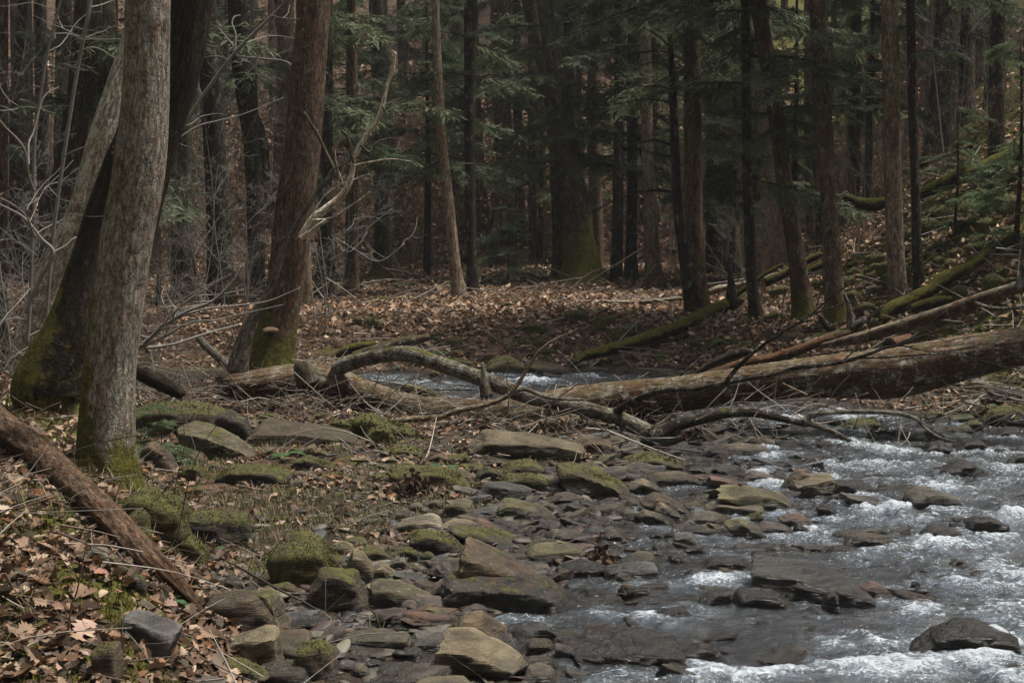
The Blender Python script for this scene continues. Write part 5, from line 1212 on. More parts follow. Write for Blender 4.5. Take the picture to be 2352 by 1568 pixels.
# the great trunk lying across the stream, its arched limb and branches
fallen('fallen_tree', 'long driftwood trunk lying across the stream, pale on top, broken at its left end', 'fallen tree', 'wood', 'D',
  [(2500,768,92),(2352,793,86),(2200,824,100),(2066,853,112),(1950,862,100),(1831,869,88),(1700,885,82),(1562,905,80),(1400,922,84),(1300,935,86),(1200,958,88),(1083,958,80),(982,945,68),(915,932,66),(848,911,68),(781,888,74),(720,872,72),(660,872,66),(600,884,70),(556,888,60)],
  [10.6,10.7,10.9,11.0,11.1,11.2,11.3,11.4,11.5,11.5,11.5,11.6,11.7,11.8,11.8,11.8,11.8,11.7,11.6,11.6], sides=80, n=460, seed=3, amp=.13, lichen=.45, thing_moss=.34, jag=1.6,
  parts=[
   ('arched_limb', 'f5', 'bark', [(-60,1290,60),(0,1150,100),(200,1080,95),(450,1050,110),(650,1110,105),(850,1180,105),(1050,1250,105),(1250,1330,105),(1450,1380,100),(1650,1420,100),(1850,1470,95),(2000,1530,105),(2120,1590,110)], [11.75,11.7,11.6,11.5,11.4,11.2,11.1,11.0,10.9,10.85,10.8,10.7,10.6], dict(sides=36, n=190, lichen=.75, moss=.45, amp=.14)),
   ('water_branch', '5', 'dark', [(1450,330,150),(1560,270,130),(1650,210,110),(1780,175,90),(1900,150,85),(2050,112,82),(2220,100,80),(2400,125,66),(2600,170,55),(2740,200,56)], 10.55, dict(sides=28, n=130, lichen=.45, moss=.3)),
   ('snapped_branch', '7', 'grey', [(500,180,58),(600,210,50),(750,268,44),(870,330,36),(1000,402,28)], 10.5, dict(sides=18, n=50, lichen=.45)),
   ('lichened_branch', '7', 'grey', [(500,180,60),(550,135,52),(680,110,46),(800,98,42),(1000,98,42),(1200,103,42),(1320,118,40),(1440,155,36),(1500,215,26),(1560,262,22),(1650,315,18),(1780,345,10)], [10.5,10.5,10.4,10.4,10.3,10.2,10.2,10.1,10.1,10.0,10.0,9.9], dict(sides=18, n=90, lichen=.8, moss=.35)),
   ('branch_stub', 'f5', 'grey', [(1000,1330,90),(985,1250,66),(985,1190,48),(978,1140,26)], 10.9, dict(moss=.45, jag=1.5, lichen=.6)),
   ('knob', 'f4', 'grey', [(2100,1250,150),(2078,1170,140),(2066,1125,120),(2060,1104,92)], 11.45, dict(jag=.1, moss=.15, sides=24, lichen=.3)),
   ('curved_branch', 'f5', 'pale', [(300,1525,30),(450,1500,40),(600,1490,40),(700,1478,34),(800,1440,40),(900,1420,38),(1050,1382,34),(1150,1335,32),(1200,1280,28),(1240,1220,26),(1300,1120,24),(1350,1050,22),(1400,1000,20),(1450,965,20),(1520,930,16),(1620,890,10)], 10.5, dict(n=110, lichen=.4)),
   ('side_branch', 'f5', 'grey', [(1190,1310,26),(1260,1295,24),(1350,1325,24),(1430,1352,22),(1560,1362,20),(1665,1362,18)], 10.55, dict()),
   ('dark_limb', 'f5', 'dark', [(1880,1455,60),(1930,1420,54),(2000,1375,46),(2100,1335,42),(2200,1305,40),(2350,1290,38)], [10.8,10.7,10.6,10.5,10.4,10.3], dict(sides=18, lichen=.4)),
   ('dark_limb', 'f6', 'dark', [(0,1292,38),(100,1290,36),(300,1250,36),(450,1225,34),(600,1200,32),(740,1160,30),(850,1140,30),(1000,1125,28),(1100,1110,26),(1220,1075,24),(1300,1050,22),(1400,1010,20),(1500,990,16),(1700,915,13),(1950,855,10),(2200,820,9),(2420,800,8)], [10.3,10.3,10.2,10.2,10.1,10.1,10.,10.,9.9,9.9,9.8,9.8,9.7,9.6,9.5,9.4,9.3], dict(sides=18, n=130, lichen=.35)),
   ('raised_limb', 'f6', 'dark', [(320,1240,34),(370,1170,30),(460,1080,27),(530,1020,25),(620,955,24),(700,905,20),(800,845,17),(870,800,15),(950,735,13),(1030,670,12),(1100,615,11),(1180,565,10),(1280,545,8),(1400,565,7),(1500,600,6),(1650,660,4)], [10.2,10.1,10.,10.,9.9,9.9,9.8,9.8,9.8,9.7,9.7,9.6,9.6,9.5,9.5,9.5], dict(sides=10, n=90)),
   ('twig', 'f6', 'dark', [(650,945,14),(690,840,11),(700,740,9),(720,590,4)], 9.9, dict(sides=6, n=24)),
   ('twig', 'f6', 'dark', [(880,790,13),(1000,745,11),(1100,715,9),(1250,685,7),(1400,660,6),(1600,640,4)], 9.8, dict(sides=6, n=30)),
   ('twig', 'f6', 'dark', [(930,730,10),(990,560,8),(1040,440,6),(1110,320,5),(1220,200,3)], 9.8, dict(sides=6, n=24)),
   ('twig', 'f6', 'dark', [(0,1200,14),(90,1120,12),(200,1040,10),(350,960,8),(470,850,4)], 10.2, dict(sides=6, n=24)),
   ('twig', 'f6', 'dark', [(1220,1080,14),(1400,1075,14),(1600,1060,12),(1800,1050,10),(2000,1080,8),(2352,1180,5)], 9.9, dict(sides=6, n=36)),
   ('twig', 'f6', 'dark', [(1500,990,12),(1750,1040,9),(2000,1010,8),(2200,1015,6),(2352,1060,5)], 9.7, dict(sides=6, n=30)),
   ('twig', 'f6', 'dark', [(880,1065,9),(1150,1025,9),(1400,1000,8),(1600,1000,7)], 9.9, dict(sides=6, n=24)),
   ('twig', 'f6', 'dark', [(1100,1110,10),(1200,1020,9),(1290,900,7),(1330,800,5),(1380,700,3)], 9.9, dict(sides=6, n=24)),
   ('twig', 'f6', 'dark', [(1500,980,16),(1620,920,14),(1700,850,11),(1800,770,8),(1900,690,4)], 9.8, dict(sides=6, n=24)),
   ('twig', 'f6', 'dark', [(1700,920,10),(1820,960,8),(2000,930,6),(2352,900,4)], 9.7, dict(sides=6, n=24)),
   ('twig', 'f6', 'dark', [(1600,1080,10),(1750,1200,8),(1900,1330,7),(2100,1559,5)], 9.8, dict(sides=6, n=24)),
   ('twig', 'f6', 'dark', [(2050,720,10),(2150,740,14),(2250,735,16),(2352,725,16)], 10.3, dict(sides=6, n=24, lichen=.6)),
   ('twig', 'f5', 'grey', [(1410,1555,8),(1420,1440,9),(1500,1350,9),(1580,1290,9),(1640,1245,6)], 10.4, dict(sides=6, n=24)),
   ('twig', 'f5', 'pale', [(1160,1470,9),(1150,1330,11),(1140,1200,9),(1150,1080,9)], 10.4, dict(sides=6, n=24)),
   ('twig', 'f6', 'pale', [(700,1255,20),(780,1290,16),(870,1330,10)], 10.4, dict(sides=6, n=24)),
  ])
fallen('log', 'long straight pale-topped log slanting up to the right behind the driftwood trunk', 'log', 'pale', 'f6',
  [(1000,990,40),(1120,965,62),(1250,935,80),(1500,862,86),(1750,785,92),(2000,698,92),(2200,632,86),(2352,582,80),(2560,500,80)], 12.2, dz=-1.6, sides=44, n=170, seed=5, thing_moss=.15, lichen=.45, amp=.06, jag=2.,
  parts=[('branch', 'f6', 'grey', [(2310,600,60),(2340,520,52),(2352,400,46),(2352,250,40)], 10.7, {}), ('branch', 'f6', 'grey', [(2020,705,30),(2120,735,26),(2300,740,20),(2420,730,16)], 10.9, {})])
fallen('log', 'rotten reddish log lying behind the driftwood trunk with torn wood showing', 'log', 'red', 'f6', [(60,1235,20),(180,1190,40),(320,1150,56),(450,1110,66),(600,1085,66),(750,1045,70),(900,990,66),(1010,950,60)], 12.4, dz=.1, sides=36, n=110, seed=6, amp=.09, lichen=.1, jag=2.)
fallen('log', 'short birch-white log piece capped with yellow moss, behind the rotten reddish log', 'log', 'birch', 'f6', [(860,985,76),(960,950,90),(1060,925,92),(1180,900,70),(1260,860,50)], 12.7, sides=30, n=60, seed=7, thing_moss=.6, lichen=.5,
  parts=[('broken_stub', 'f6', 'grey', [(1170,880,70),(1165,800,50),(1150,720,36),(1130,660,24)], 12.7, dict(jag=2.)), ('broken_stub', 'f6', 'dark', [(960,790,30),(1000,860,56),(1050,880,60)], 12.7, {}), ('broken_stub', 'f6', 'dark', [(1180,880,50),(1230,840,60),(1290,800,44)], 12.6, {})])
fallen('log', 'dark slender log above the left part of the rotten reddish log', 'log', 'dark', 'f6', [(100,1190,26),(200,1130,44),(330,1070,60),(420,1040,60),(480,1040,50)], 12.9, sides=24, n=60, seed=8, thing_moss=.4)
fallen('mossy_log', 'thick crooked log covered in yellow-green moss climbing the right slope', 'log', 'moss', 'f6', [(1390,820,60),(1440,750,96),(1550,700,100),(1640,650,90),(1720,610,80),(1790,550,104),(1870,505,84),(1960,470,80),(2040,420,76),(2090,350,56)], 14.2, dz=.4, sides=40, n=130, seed=9, thing_moss=1.1, amp=.1)
fallen('mossy_log', 'shorter mossy branch log under the thick crooked mossy log', 'log', 'moss', 'f6', [(1590,740,60),(1680,710,70),(1770,690,66),(1850,680,50)], 14.0, sides=28, n=50, seed=10, thing_moss=.9, amp=.1)
fallen('mossy_log', 'straight moss-backed log sloping from the far bank trees down to the stream', 'log', 'moss', 'D', [(1322,830,16),(1340,818,22),(1380,808,26),(1419,798,28),(1486,776,30),(1571,746,30),(1640,712,32),(1690,690,30)], [15.6,15.7,15.8,15.9,16.2,16.6,17.1,17.5], sides=36, n=130, seed=11, thing_moss=1.0, lichen=.1, jag=2.,
  parts=[('snag', 'f6', 'dark', [(355,700,90),(350,640,70),(350,570,50),(345,500,34)], 17.3, dict(jag=2.)), ('snag', 'f6', 'moss', [(300,720,40),(420,620,34),(560,520,26),(700,440,22)], 17.4, dict(moss=1.))])
fallen('mossy_log', 'mossy log lying up the bank behind the leaning reddish tree', 'log', 'moss', 'f6', [(590,560,60),(700,510,60),(800,450,56),(900,400,50),(960,370,44)], 19.5, sides=24, n=50, seed=12, thing_moss=1.)
fallen('mossy_log', 'second mossy log just below it, ending at the thin black trunk', 'log', 'moss', 'f6', [(860,500,50),(930,460,50),(1010,430,44)], 19., sides=24, n=40, seed=13, thing_moss=1.)
fallen('birch_log', 'slim white birch log lying flat on the leafy far bank', 'log', 'birch', 'f5', [(1715,705,16),(1760,700,30),(1850,698,30),(2000,700,32),(2150,690,30),(2330,672,30)], G(1453, 702).y, sides=24, n=80, seed=14, lichen=.6)
fallen('birch_log', 'broken white birch piece with a dark split side beyond the mossy log snag', 'log', 'birch', 'f6', [(200,630,40),(260,610,54),(400,580,36),(560,540,34),(660,505,26)], 19.5, sides=24, n=60, seed=15, lichen=.6)
fallen('log', 'short half mossy half bare log across the stream behind the arched limb', 'log', 'grey', 'f5', [(100,1070,70),(180,1045,74),(300,1015,80),(400,985,80),(500,960,66),(600,940,46)], 14.3, sides=36, n=90, seed=16, thing_moss=.5, lichen=.4)
fallen('mossy_log', 'small mossy log end left of the half bare log', 'log', 'moss', 'f5', [(-20,1060,50),(60,1020,66),(160,1000,60),(240,985,40)], 14.6, sides=24, n=40, seed=17, thing_moss=.8)
fallen('log', 'dark decaying log in the debris just right of the big grey tree', 'log', 'dark', 'f4', [(900,1150,100),(1000,1200,110),(1100,1250,110),(1180,1290,100),(1240,1330,70)], 10.6, sides=36, n=70, seed=18, lichen=.1)
fallen('log', 'pale lichened pole leaning down to the left foot of the thick reddish tree', 'log', 'grey', 'f4', [(1360,940,46),(1400,990,54),(1480,1060,60),(1550,1130,62),(1600,1180,60)], 12.6, sides=24, n=60, seed=19, lichen=.9)
gA, gB = GD('1', 300, 560), GD('2', 1650, 1000)
fallen('rotten_log', 'broken reddish rotten log running down the near bank, hollow at its upper end', 'log', 'rot', 'D', [(-40,930,48),(14,985,62),(60,1020,70),(110,1062,70),(175,1120,66),(246,1186,66),(300,1244,66),(350,1295,62),(400,1345,54),(440,1385,34),(466,1410,12)], 'ground', sides=72, n=300, seed=20, amp=.24, lichen=.05, jag=1.5,
  parts=[('splinter', '2', 'rot', [(1580,940,16),(1700,990,30),(1800,1030,34),(1900,1060,10)], 'ground', dict(mat=M_WOOD)), ('splinter', '2', 'grey', [(1380,600,10),(1450,690,40),(1560,800,40),(1640,920,16)], 'ground', dict(mat=M_WOOD)), ('splinter', '1', 'pale', [(40,170,20),(160,240,30),(340,350,34),(520,470,14)], 'ground', dict(mat=M_WOOD))])
fallen('log', 'dark broken log end showing at the left picture edge under the rotten log', 'log', 'rot', '1', [(-300,130,60),(-100,190,90),(20,210,100),(70,230,90)], 'ground', sides=28, n=40, seed=22, jag=2.)
fallen('leaning_limb', 'dead crooked limb leaning up against the thick reddish tree, its upper fork bleached pale', 'dead limb', 'grey', 'D', [(545,852,50),(556,800,40),(574,745,28),(598,700,22),(622,661,20),(642,600,17),(660,556,14),(690,500,12),(716,460,10),(745,420,10),(766,396,11),(748,350,9),(735,320,8),(702,262,5)], 12.5, sides=20, n=120, seed=23, mat=M_BARK, lichen=.3, jag=1.,
  parts=[('pale_fork', 'D', 'bleached', [(690,545,14),(706,520,17),(722,500,19),(745,482,18),(770,462,16),(795,436,15),(808,400,13),(814,365,12),(828,333,12),(846,303,11),(864,280,11),(878,245,10),(888,200,9),(902,160,8),(908,122,6)], 12.35, dict(n=110, lichen=.1, sides=12)),
         ('pale_stub', 'D', 'bleached', [(690,548,12),(715,530,10),(735,515,9),(748,508,8)], 12.3, dict(jag=1.5)),
         ('twig', 'D', 'bleached', [(700,541,5),(730,470,3),(770,430,2.4),(820,410,2),(860,395,1.2)], 12.3, dict(sides=6)), ('twig', 'D', 'bleached', [(812,380,4),(850,372,3),(900,365,2),(950,372,1.2)], 12.3, dict(sides=6)), ('twig', 'D', 'bleached', [(716,505,4),(760,500,3),(810,470,2.4),(850,440,1.2)], 12.3, dict(sides=6)), ('twig', 'D', 'bleached', [(795,436,4),(780,400,3),(770,350,2),(790,300,1.2)], 12.3, dict(sides=6)),
         ('twig', 'D', 'grey', [(828,333,6),(840,345,5),(852,348,4),(870,325,3),(905,318,2),(940,330,2)], 12.3, dict(sides=6)),
         ('twig', 'D', 'grey', [(745,420,6),(765,390,5),(800,372,3),(840,352,2)], 12.3, dict(sides=6)),
         ('twig', 'D', 'grey', [(878,245,5),(890,262,4),(900,258,3)], 12.3, dict(sides=6)),
         ('twig', 'D', 'moss', [(785,300,6),(800,320,6),(806,352,6),(812,375,5)], 12.3, dict(sides=6, moss=.7))])
fallen('snapped_sapling', 'short orange-brown snapped stump standing in leaves right of the big grey tree', 'stump', 'red', 'f4', [(1080,740,40),(1085,660,38),(1085,560,32),(1080,470,14)], G(364, 706).y, sides=20, n=40, seed=25, jag=2., lichen=0)
fallen('log', 'short cut log with an orange round end facing the stream, behind the driftwood trunk', 'log', 'red', 'f6', [(1430,985,86),(1460,980,86),(1560,955,80)], [11.9, 12.0, 12.6], sides=24, n=24, seed=26, jag=0)
fallen('driftwood_stick', 'half sunken stick lying on stones in the pool under the arched limb', 'stick', 'dark', 'f5', [(230,1250,40),(330,1290,50),(430,1310,50),(500,1330,30)], 13.0, sides=14, n=40, seed=27, thing_moss=.2)
fallen('mossy_log', 'mossy round log end beyond the stick in the pool under the arched limb', 'log', 'moss', 'f5', [(430,1290,70),(520,1300,76),(600,1320,70),(650,1350,40)], 12.9, sides=24, n=40, seed=28, thing_moss=.6)
fallen('mossy_log', 'low mossy log in the leaves below the slim tan trunk, left on the far bank', 'log', 'moss', 'f5', [(70,695,30),(200,690,44),(330,680,40),(500,680,26)], G(860, 690).y, sides=20, n=40, seed=29, thing_moss=1.)
fallen('mossy_log', 'mossy log lying far back right of the greenish leaning trunk', 'log', 'moss', 'f5', [(570,440,30),(660,436,40),(760,434,34)], G(1000, 610).y, sides=16, n=30, seed=30, thing_moss=1.)
fallen('mossy_log', 'dark mossy overhanging log high on the right slope behind the light grey-brown trunk', 'log', 'moss', 'f3', [(1130,1350,50),(1220,1390,80),(1320,1400,90),(1420,1380,70)], 19., sides=24, n=40, seed=31, thing_moss=.8)
fallen('mossy_log', 'long dark mossy log near the top right of the slope', 'log', 'moss', 'f3', [(1640,1330,60),(1760,1280,90),(1900,1210,110),(2060,1160,110),(2200,1090,100),(2400,1000,90)], 16.5, sides=30, n=70, seed=32, thing_moss=.8)
for i, (c, pl, lab) in enumerate([
  ('f4', [(0,510,30),(100,530,36),(220,560,20)], 'grey fallen pole low among twigs at the left edge'),
  ('f6', [(440,330,20),(900,300,16)], 'thin dark stick leaning far back between the right bank trunks'),
  ('f3', [(1640,1130,30),(1800,1070,26),(2000,990,20)], 'straight bare pole sloping across the right hillside'),
  ('f3', [(2040,900,20),(2010,960,24),(1990,1010,20)], 'short leaning pale stick upper right'),
  ('f5', [(1020,200,24),(1040,130,30),(1060,60,22),(1090,0,14)], 'jagged dead stub beside the reddish trunk at centre left')]):
    a, b = D(c, [pl[0][:2]])[0]
    dd = min(G(a, b).y, 24) if c != 'f3' else 17.5
    fallen('pole' if i != 4 else 'dead_stub', lab, 'stick', 'grey' if i != 4 else 'brown', c, pl, dd-.1, sides=10, n=24, seed=60+i, thing_moss=.2)
# ------------------------------------------------------------------ bare saplings, twiggy shrubs, weeds
def grow(B, p, d, L, r, depth, rg, sides=4, wig=.35, nb=(3, 6), up=0.15, ang=(25, 60), minr=.0012):
    n = 7; P = [p]; dd = d.copy(); step = L/(n-1); curl = rg.normal(0, wig, 3)*.35
    for i in range(n-1):
        dd = dd+rg.normal(0, wig, 3)*.20+curl*.18+np.array([0, 0, up*.2]); dd /= np.linalg.norm(dd); P.append(P[-1]+dd*step)
    C = crom(P, 12); R = np.linspace(r, max(r*.35, minr), 12)
    B.tube(C, R, sides if r > .006 else 3)
    if depth <= 0: return
    for k in range(rg.integers(*nb)):
        t = rg.uniform(.22, 1.0); q = C[int(t*11)]; ax = C[min(int(t*11)+1, 11)]-C[max(int(t*11)-1, 0)]; ax /= np.linalg.norm(ax)
        v = rg.normal(0, 1, 3); v -= ax*np.dot(v, ax); v /= np.linalg.norm(v); a = math.radians(rg.uniform(*ang))
        nd = ax*math.cos(a)+v*math.sin(a)
        grow(B, q, nd, L*rg.uniform(.35, .62)*(1.1-.3*t), max(r*.5*(1-.4*t), minr), depth-1, rg, sides, wig, nb, up, ang, minr)
def shrub_mesh(seed, stems=5, L=1.4, r=.010, depth=3, spread=.6):
    rg = np.random.default_rng(seed); B = Batch()
    for i in range(stems):
        a = rg.uniform(0, 2*PI); s = rg.uniform(.1, spread); d = np.array([math.cos(a)*s, math.sin(a)*s, 1]); d /= np.linalg.norm(d)
        grow(B, np.array([rg.normal(0, .08), rg.normal(0, .08), -.05]), d, L*rg.uniform(.7, 1.2), r*rg.uniform(.7, 1.2), depth, rg)
    return B.mesh('twigs', [M_TWIG])
SHR = [shrub_mesh(s, 6, 1.5, .006, 3, .7) for s in (1, 2, 3)]+[shrub_mesh(9, 3, 2.6, .009, 4, .5), shrub_mesh(10, 2, 3.2, .012, 4, .35)]
rgs = np.random.default_rng(3)
TWC = {'silver': (.19, .18, .16), 'brown': (.12, .085, .06), 'grey': (.17, .16, .145), 'dark': (.05, .04, .035)}
def shrub(px, py, k, s, col, label, d=None, group='bare twiggy shrubs', name='bare_shrub'):
    if d: p = PT(px, py, d); p.z = gz(p.x, p.y)
    else: p = G(px, py)
    o = link(name, SHR[k], None, p, TWC[col], (0, 0, rgs.uniform(0, 6)), s); tag(o, label, 'shrub', group); return o
k = 0
spots = [(60,700,'silver',13.5,1.),(20,640,'silver',15,1.),(140,640,'grey',16,1.1),(0,760,'silver',12,.9),(90,560,'grey',19,1.2),(250,560,'grey',20,1.),(380,660,'silver',16.2,1.),(470,640,'grey',18,1.2),(520,720,'silver',16.5,1.),(430,560,'grey',23,1.3),(540,600,'brown',19,1.2),
         (350,800,'grey',13.9,.7),(480,830,'brown',13.6,.7),(740,700,'grey',17,.9),(780,600,'grey',21,1.1),(700,760,'brown',15.9,.6),(600,560,'grey',25,1.4),(930,560,'brown',28,1.2),(1230,590,'brown',27,1.0),(1540,600,'grey',24,1.),(1700,620,'grey',21,.9),
         (2000,430,'silver',23,1.3),(1980,560,'brown',20,1.),(2160,600,'brown',17,.8),(2200,420,'grey',20,1.2),(2290,330,'silver',21,1.2),(2060,300,'grey',27,1.4),(1900,440,'brown',28,1.3),(1760,640,'brown',19.5,.7),(300,600,'silver',17,1.2),(180,520,'silver',18,1.3)]
for px, py, col, d, s in spots:
    L = sorted((abs(px-a), n) for a, n in ((30,'the slim black left trunk'),(240,'the big grey tree'),(430,'the grey-green trunk'),(585,'the black double-stemmed tree'),(640,'the thick reddish tree'),(872,'the moss rooted trunk'),(1055,'the slim tan trunk'),(1335,'the huge moss footed trunk'),(1600,'the dead black snag'),(1737,'the straight slim black trunk'),(1846,'the leaning reddish tree'),(1922,'the lichened straight trunk'),(2062,'the light grey-brown trunk'),(2292,'the dark hemlock trunk')))
    side = 'left' if px < {n: a for a, n in ((30,'the slim black left trunk'),(240,'the big grey tree'),(430,'the grey-green trunk'),(585,'the black double-stemmed tree'),(640,'the thick reddish tree'),(872,'the moss rooted trunk'),(1055,'the slim tan trunk'),(1335,'the huge moss footed trunk'),(1600,'the dead black snag'),(1737,'the straight slim black trunk'),(1846,'the leaning reddish tree'),(1922,'the lichened straight trunk'),(2062,'the light grey-brown trunk'),(2292,'the dark hemlock trunk'))}[L[0][1]] else 'right'
    dist = 'far behind' if d > 22 else 'behind' if d > 16 else 'near'
    lab = f"{'large' if s > 1.1 else 'small' if s < .85 else 'mid-sized'} {col} bare shrub {dist} and {side} of {L[0][1]}"
    while lab in used: lab = lab.replace('bare shrub', 'leafless bare shrub' if 'leafless' not in lab else 'tangled shrub')
    used.add(lab)
    shrub(px, py, k % 5, s, col, lab, d); k += 1

def stem_thing(name, label, cat, col, lines, d, group=None, n=40, mat=None):
    """lines: list of (grid, [(x,y,w)...]); the first is the main stem"""
    root = None; org = None
    for i, (c, pl) in enumerate(lines):
        q = D(c, pl); kk = CR[c][2]
        P = [PT(a, b, d+(.15*i if i % 2 else -.1*i)*j/len(q)) for j, (a, b, w) in enumerate(q)]
        if i == 0:
            lo = min(P, key=lambda v: v.z); org = Vector((lo.x, lo.y, max(gz(lo.x, lo.y), min(lo.z, 9)) if lo.z < .9 else lo.z)); org = Vector((lo.x, lo.y, lo.z))
            root = empty(name, org, label, cat, group)
        C = crom([[*p, w*kk/2/FPX*d] for p, (a, b, w) in zip(P, q)], n)
        V, Fl, bk = tube(C[:, :3]-np.array(org), np.maximum(C[:, 3], .0012), 8 if i == 0 else 5)
        link('stem' if i == 0 else 'twig', mk_mesh('stem' if i == 0 else 'twig', V, Fl, mat or M_TWIG, True, {'bk': bk, 'ms': np.zeros(len(V))}), root, (0, 0, 0), TWC[col])
    return root
def twigs_from(path, m, rg, ln=(60, 170), up=-.6):
    """random side twigs along a picture path, as (grid, polyline)"""
    o = []
    P = np.array(path, float)
    for i in range(m):
        t = rg.random()*(len(P)-1); a = int(t); p = P[a]*(1-(t-a))+P[min(a+1, len(P)-1)]*(t-a)
        s = rg.choice([-1, 1]); L = rg.uniform(*ln); an = rg.uniform(-.1, .9)
        pts = [(p[0], p[1], max(p[2]*.38, 1.6))]; x, y = p[0], p[1]; aa = an
        for k in range(5):
            aa += rg.normal(0, .28); x += s*math.cos(aa)*L/5; y -= math.sin(aa)*L/5; pts.append((x, y, max(p[2]*.38*(1-k/5), 1.0)))
        o.append(('D', pts))
        if rg.random() < .6:
            q = pts[2]; L2 = L*.5; a2 = an+rg.uniform(.4, .9)*rg.choice([-1, 1])
            o.append(('D', [q, (q[0]+s*math.cos(a2)*L2*.5, q[1]-math.sin(a2)*L2*.5, 1.5), (q[0]+s*math.cos(a2+.3)*L2, q[1]-math.sin(a2+.3)*L2, 1.2)]))
    return o
rt = np.random.default_rng(77)
p5 = [(116,990,8),(111,802,8),(107,735,8),(124,524,9),(150,336,9),(178,160,9),(205,20,9),(212,-60,9)]
stem_thing('sapling', 'straight thin pale sapling crossing the dark brown trunk at left', 'sapling', 'grey', [('D', p5)]+twigs_from(p5, 9, rt), 10.6, 'bare saplings on the near bank')
p6 = [(62,800,10),(69,695,9),(74,560,9),(77,524,8),(79,336,8),(96,200,7),(117,84,6),(140,0,5),(150,-60,4)]
stem_thing('sapling', 'thin grey sapling left of the straight pale sapling', 'sapling', 'grey', [('D', p6)]+twigs_from(p6, 14, rt, (80, 220)), 10.9, 'bare saplings on the near bank')
p7 = [(74,680,10),(95,640,9),(122,580,8),(125,578,8),(90,520,7),(60,480,7),(0,455,6)]
stem_thing('sapling', 'bleached white forked sapling stem crossing the left saplings', 'sapling', 'silver', [('D', [(60,720,9),(74,680,10),(98,630,10),(123,580,9),(95,548,7),(55,500,6),(0,470,5)]), ('D', [(123,580,7),(150,565,5),(170,547,4),(185,548,3)]), ('D', [(79,440,5),(66,400,6),(58,350,7),(40,320,6),(10,290,5),(-20,250,4)]), ('D', [(66,380,5),(66,330,5),(78,300,4),(100,225,4),(135,200,3)]), ('D', [(79,545,5),(62,500,4),(30,470,4),(-10,450,3)])]+twigs_from([(98,630,5),(60,480,5),(30,300,5),(60,150,4)], 14, rt, (80, 200)), 10.2, 'bare saplings on the near bank')
p8 = [(395,340,4),(440,260,9),(480,200,9),(540,120,8),(600,60,7),(655,5,6),(680,-30,5)]
stem_thing('hanging_branch', 'thin bare branch rising diagonally between the big grey tree and the thick reddish tree', 'branch', 'grey', [('D', p8), ('D', [(538,124,6),(541,80,5),(533,55,4),(538,40,5),(552,35,3)]), ('D', [(545,130,6),(600,135,5),(650,140,4),(672,152,3)]), ('D', [(410,318,5),(455,290,5),(500,278,4),(560,262,3),(650,225,2)])]+twigs_from(p8, 16, rt, (60, 150)), 13.5)
pt = [(305,810,10),(340,780,9),(380,745,8),(430,715,8),(490,690,7),(540,640,5),(560,605,3)]
stem_thing('dead_branch', 'bundle of pale dead twigs fanning out just right of the big grey tree', 'branch', 'silver', [('D', pt), ('D', [(322,792,7),(400,735,6),(470,710,5),(560,700,4),(620,690,3),(690,660,2)]), ('D', [(322,800,6),(380,770,6),(440,740,5),(500,735,4),(560,720,3),(650,700,2)]), ('D', [(390,742,5),(420,700,4),(450,680,3),(500,676,2),(560,665,2)]), ('D', [(340,780,5),(420,700,5),(480,660,4),(530,630,3)]), ('D', [(330,800,8),(400,790,7),(460,770,6),(510,755,4),(550,745,3)])]+twigs_from(pt, 12, rt, (40, 110)), 10.8)
for i, (pl, d, lab) in enumerate([
  ([(930,560,3),(870,600,3),(810,570,3),(760,540,2)], 14., 'fine grey twig spray right of the leaning limb'),
  ([(756,600,4),(800,570,3),(850,520,3),(900,480,2)], 13.5, 'thin arching twig right of the thick reddish tree base')]):
    stem_thing('twig_spray', lab, 'twigs', 'grey', [('D', pl)]+twigs_from(pl, 6, rt, (40, 90)), d)
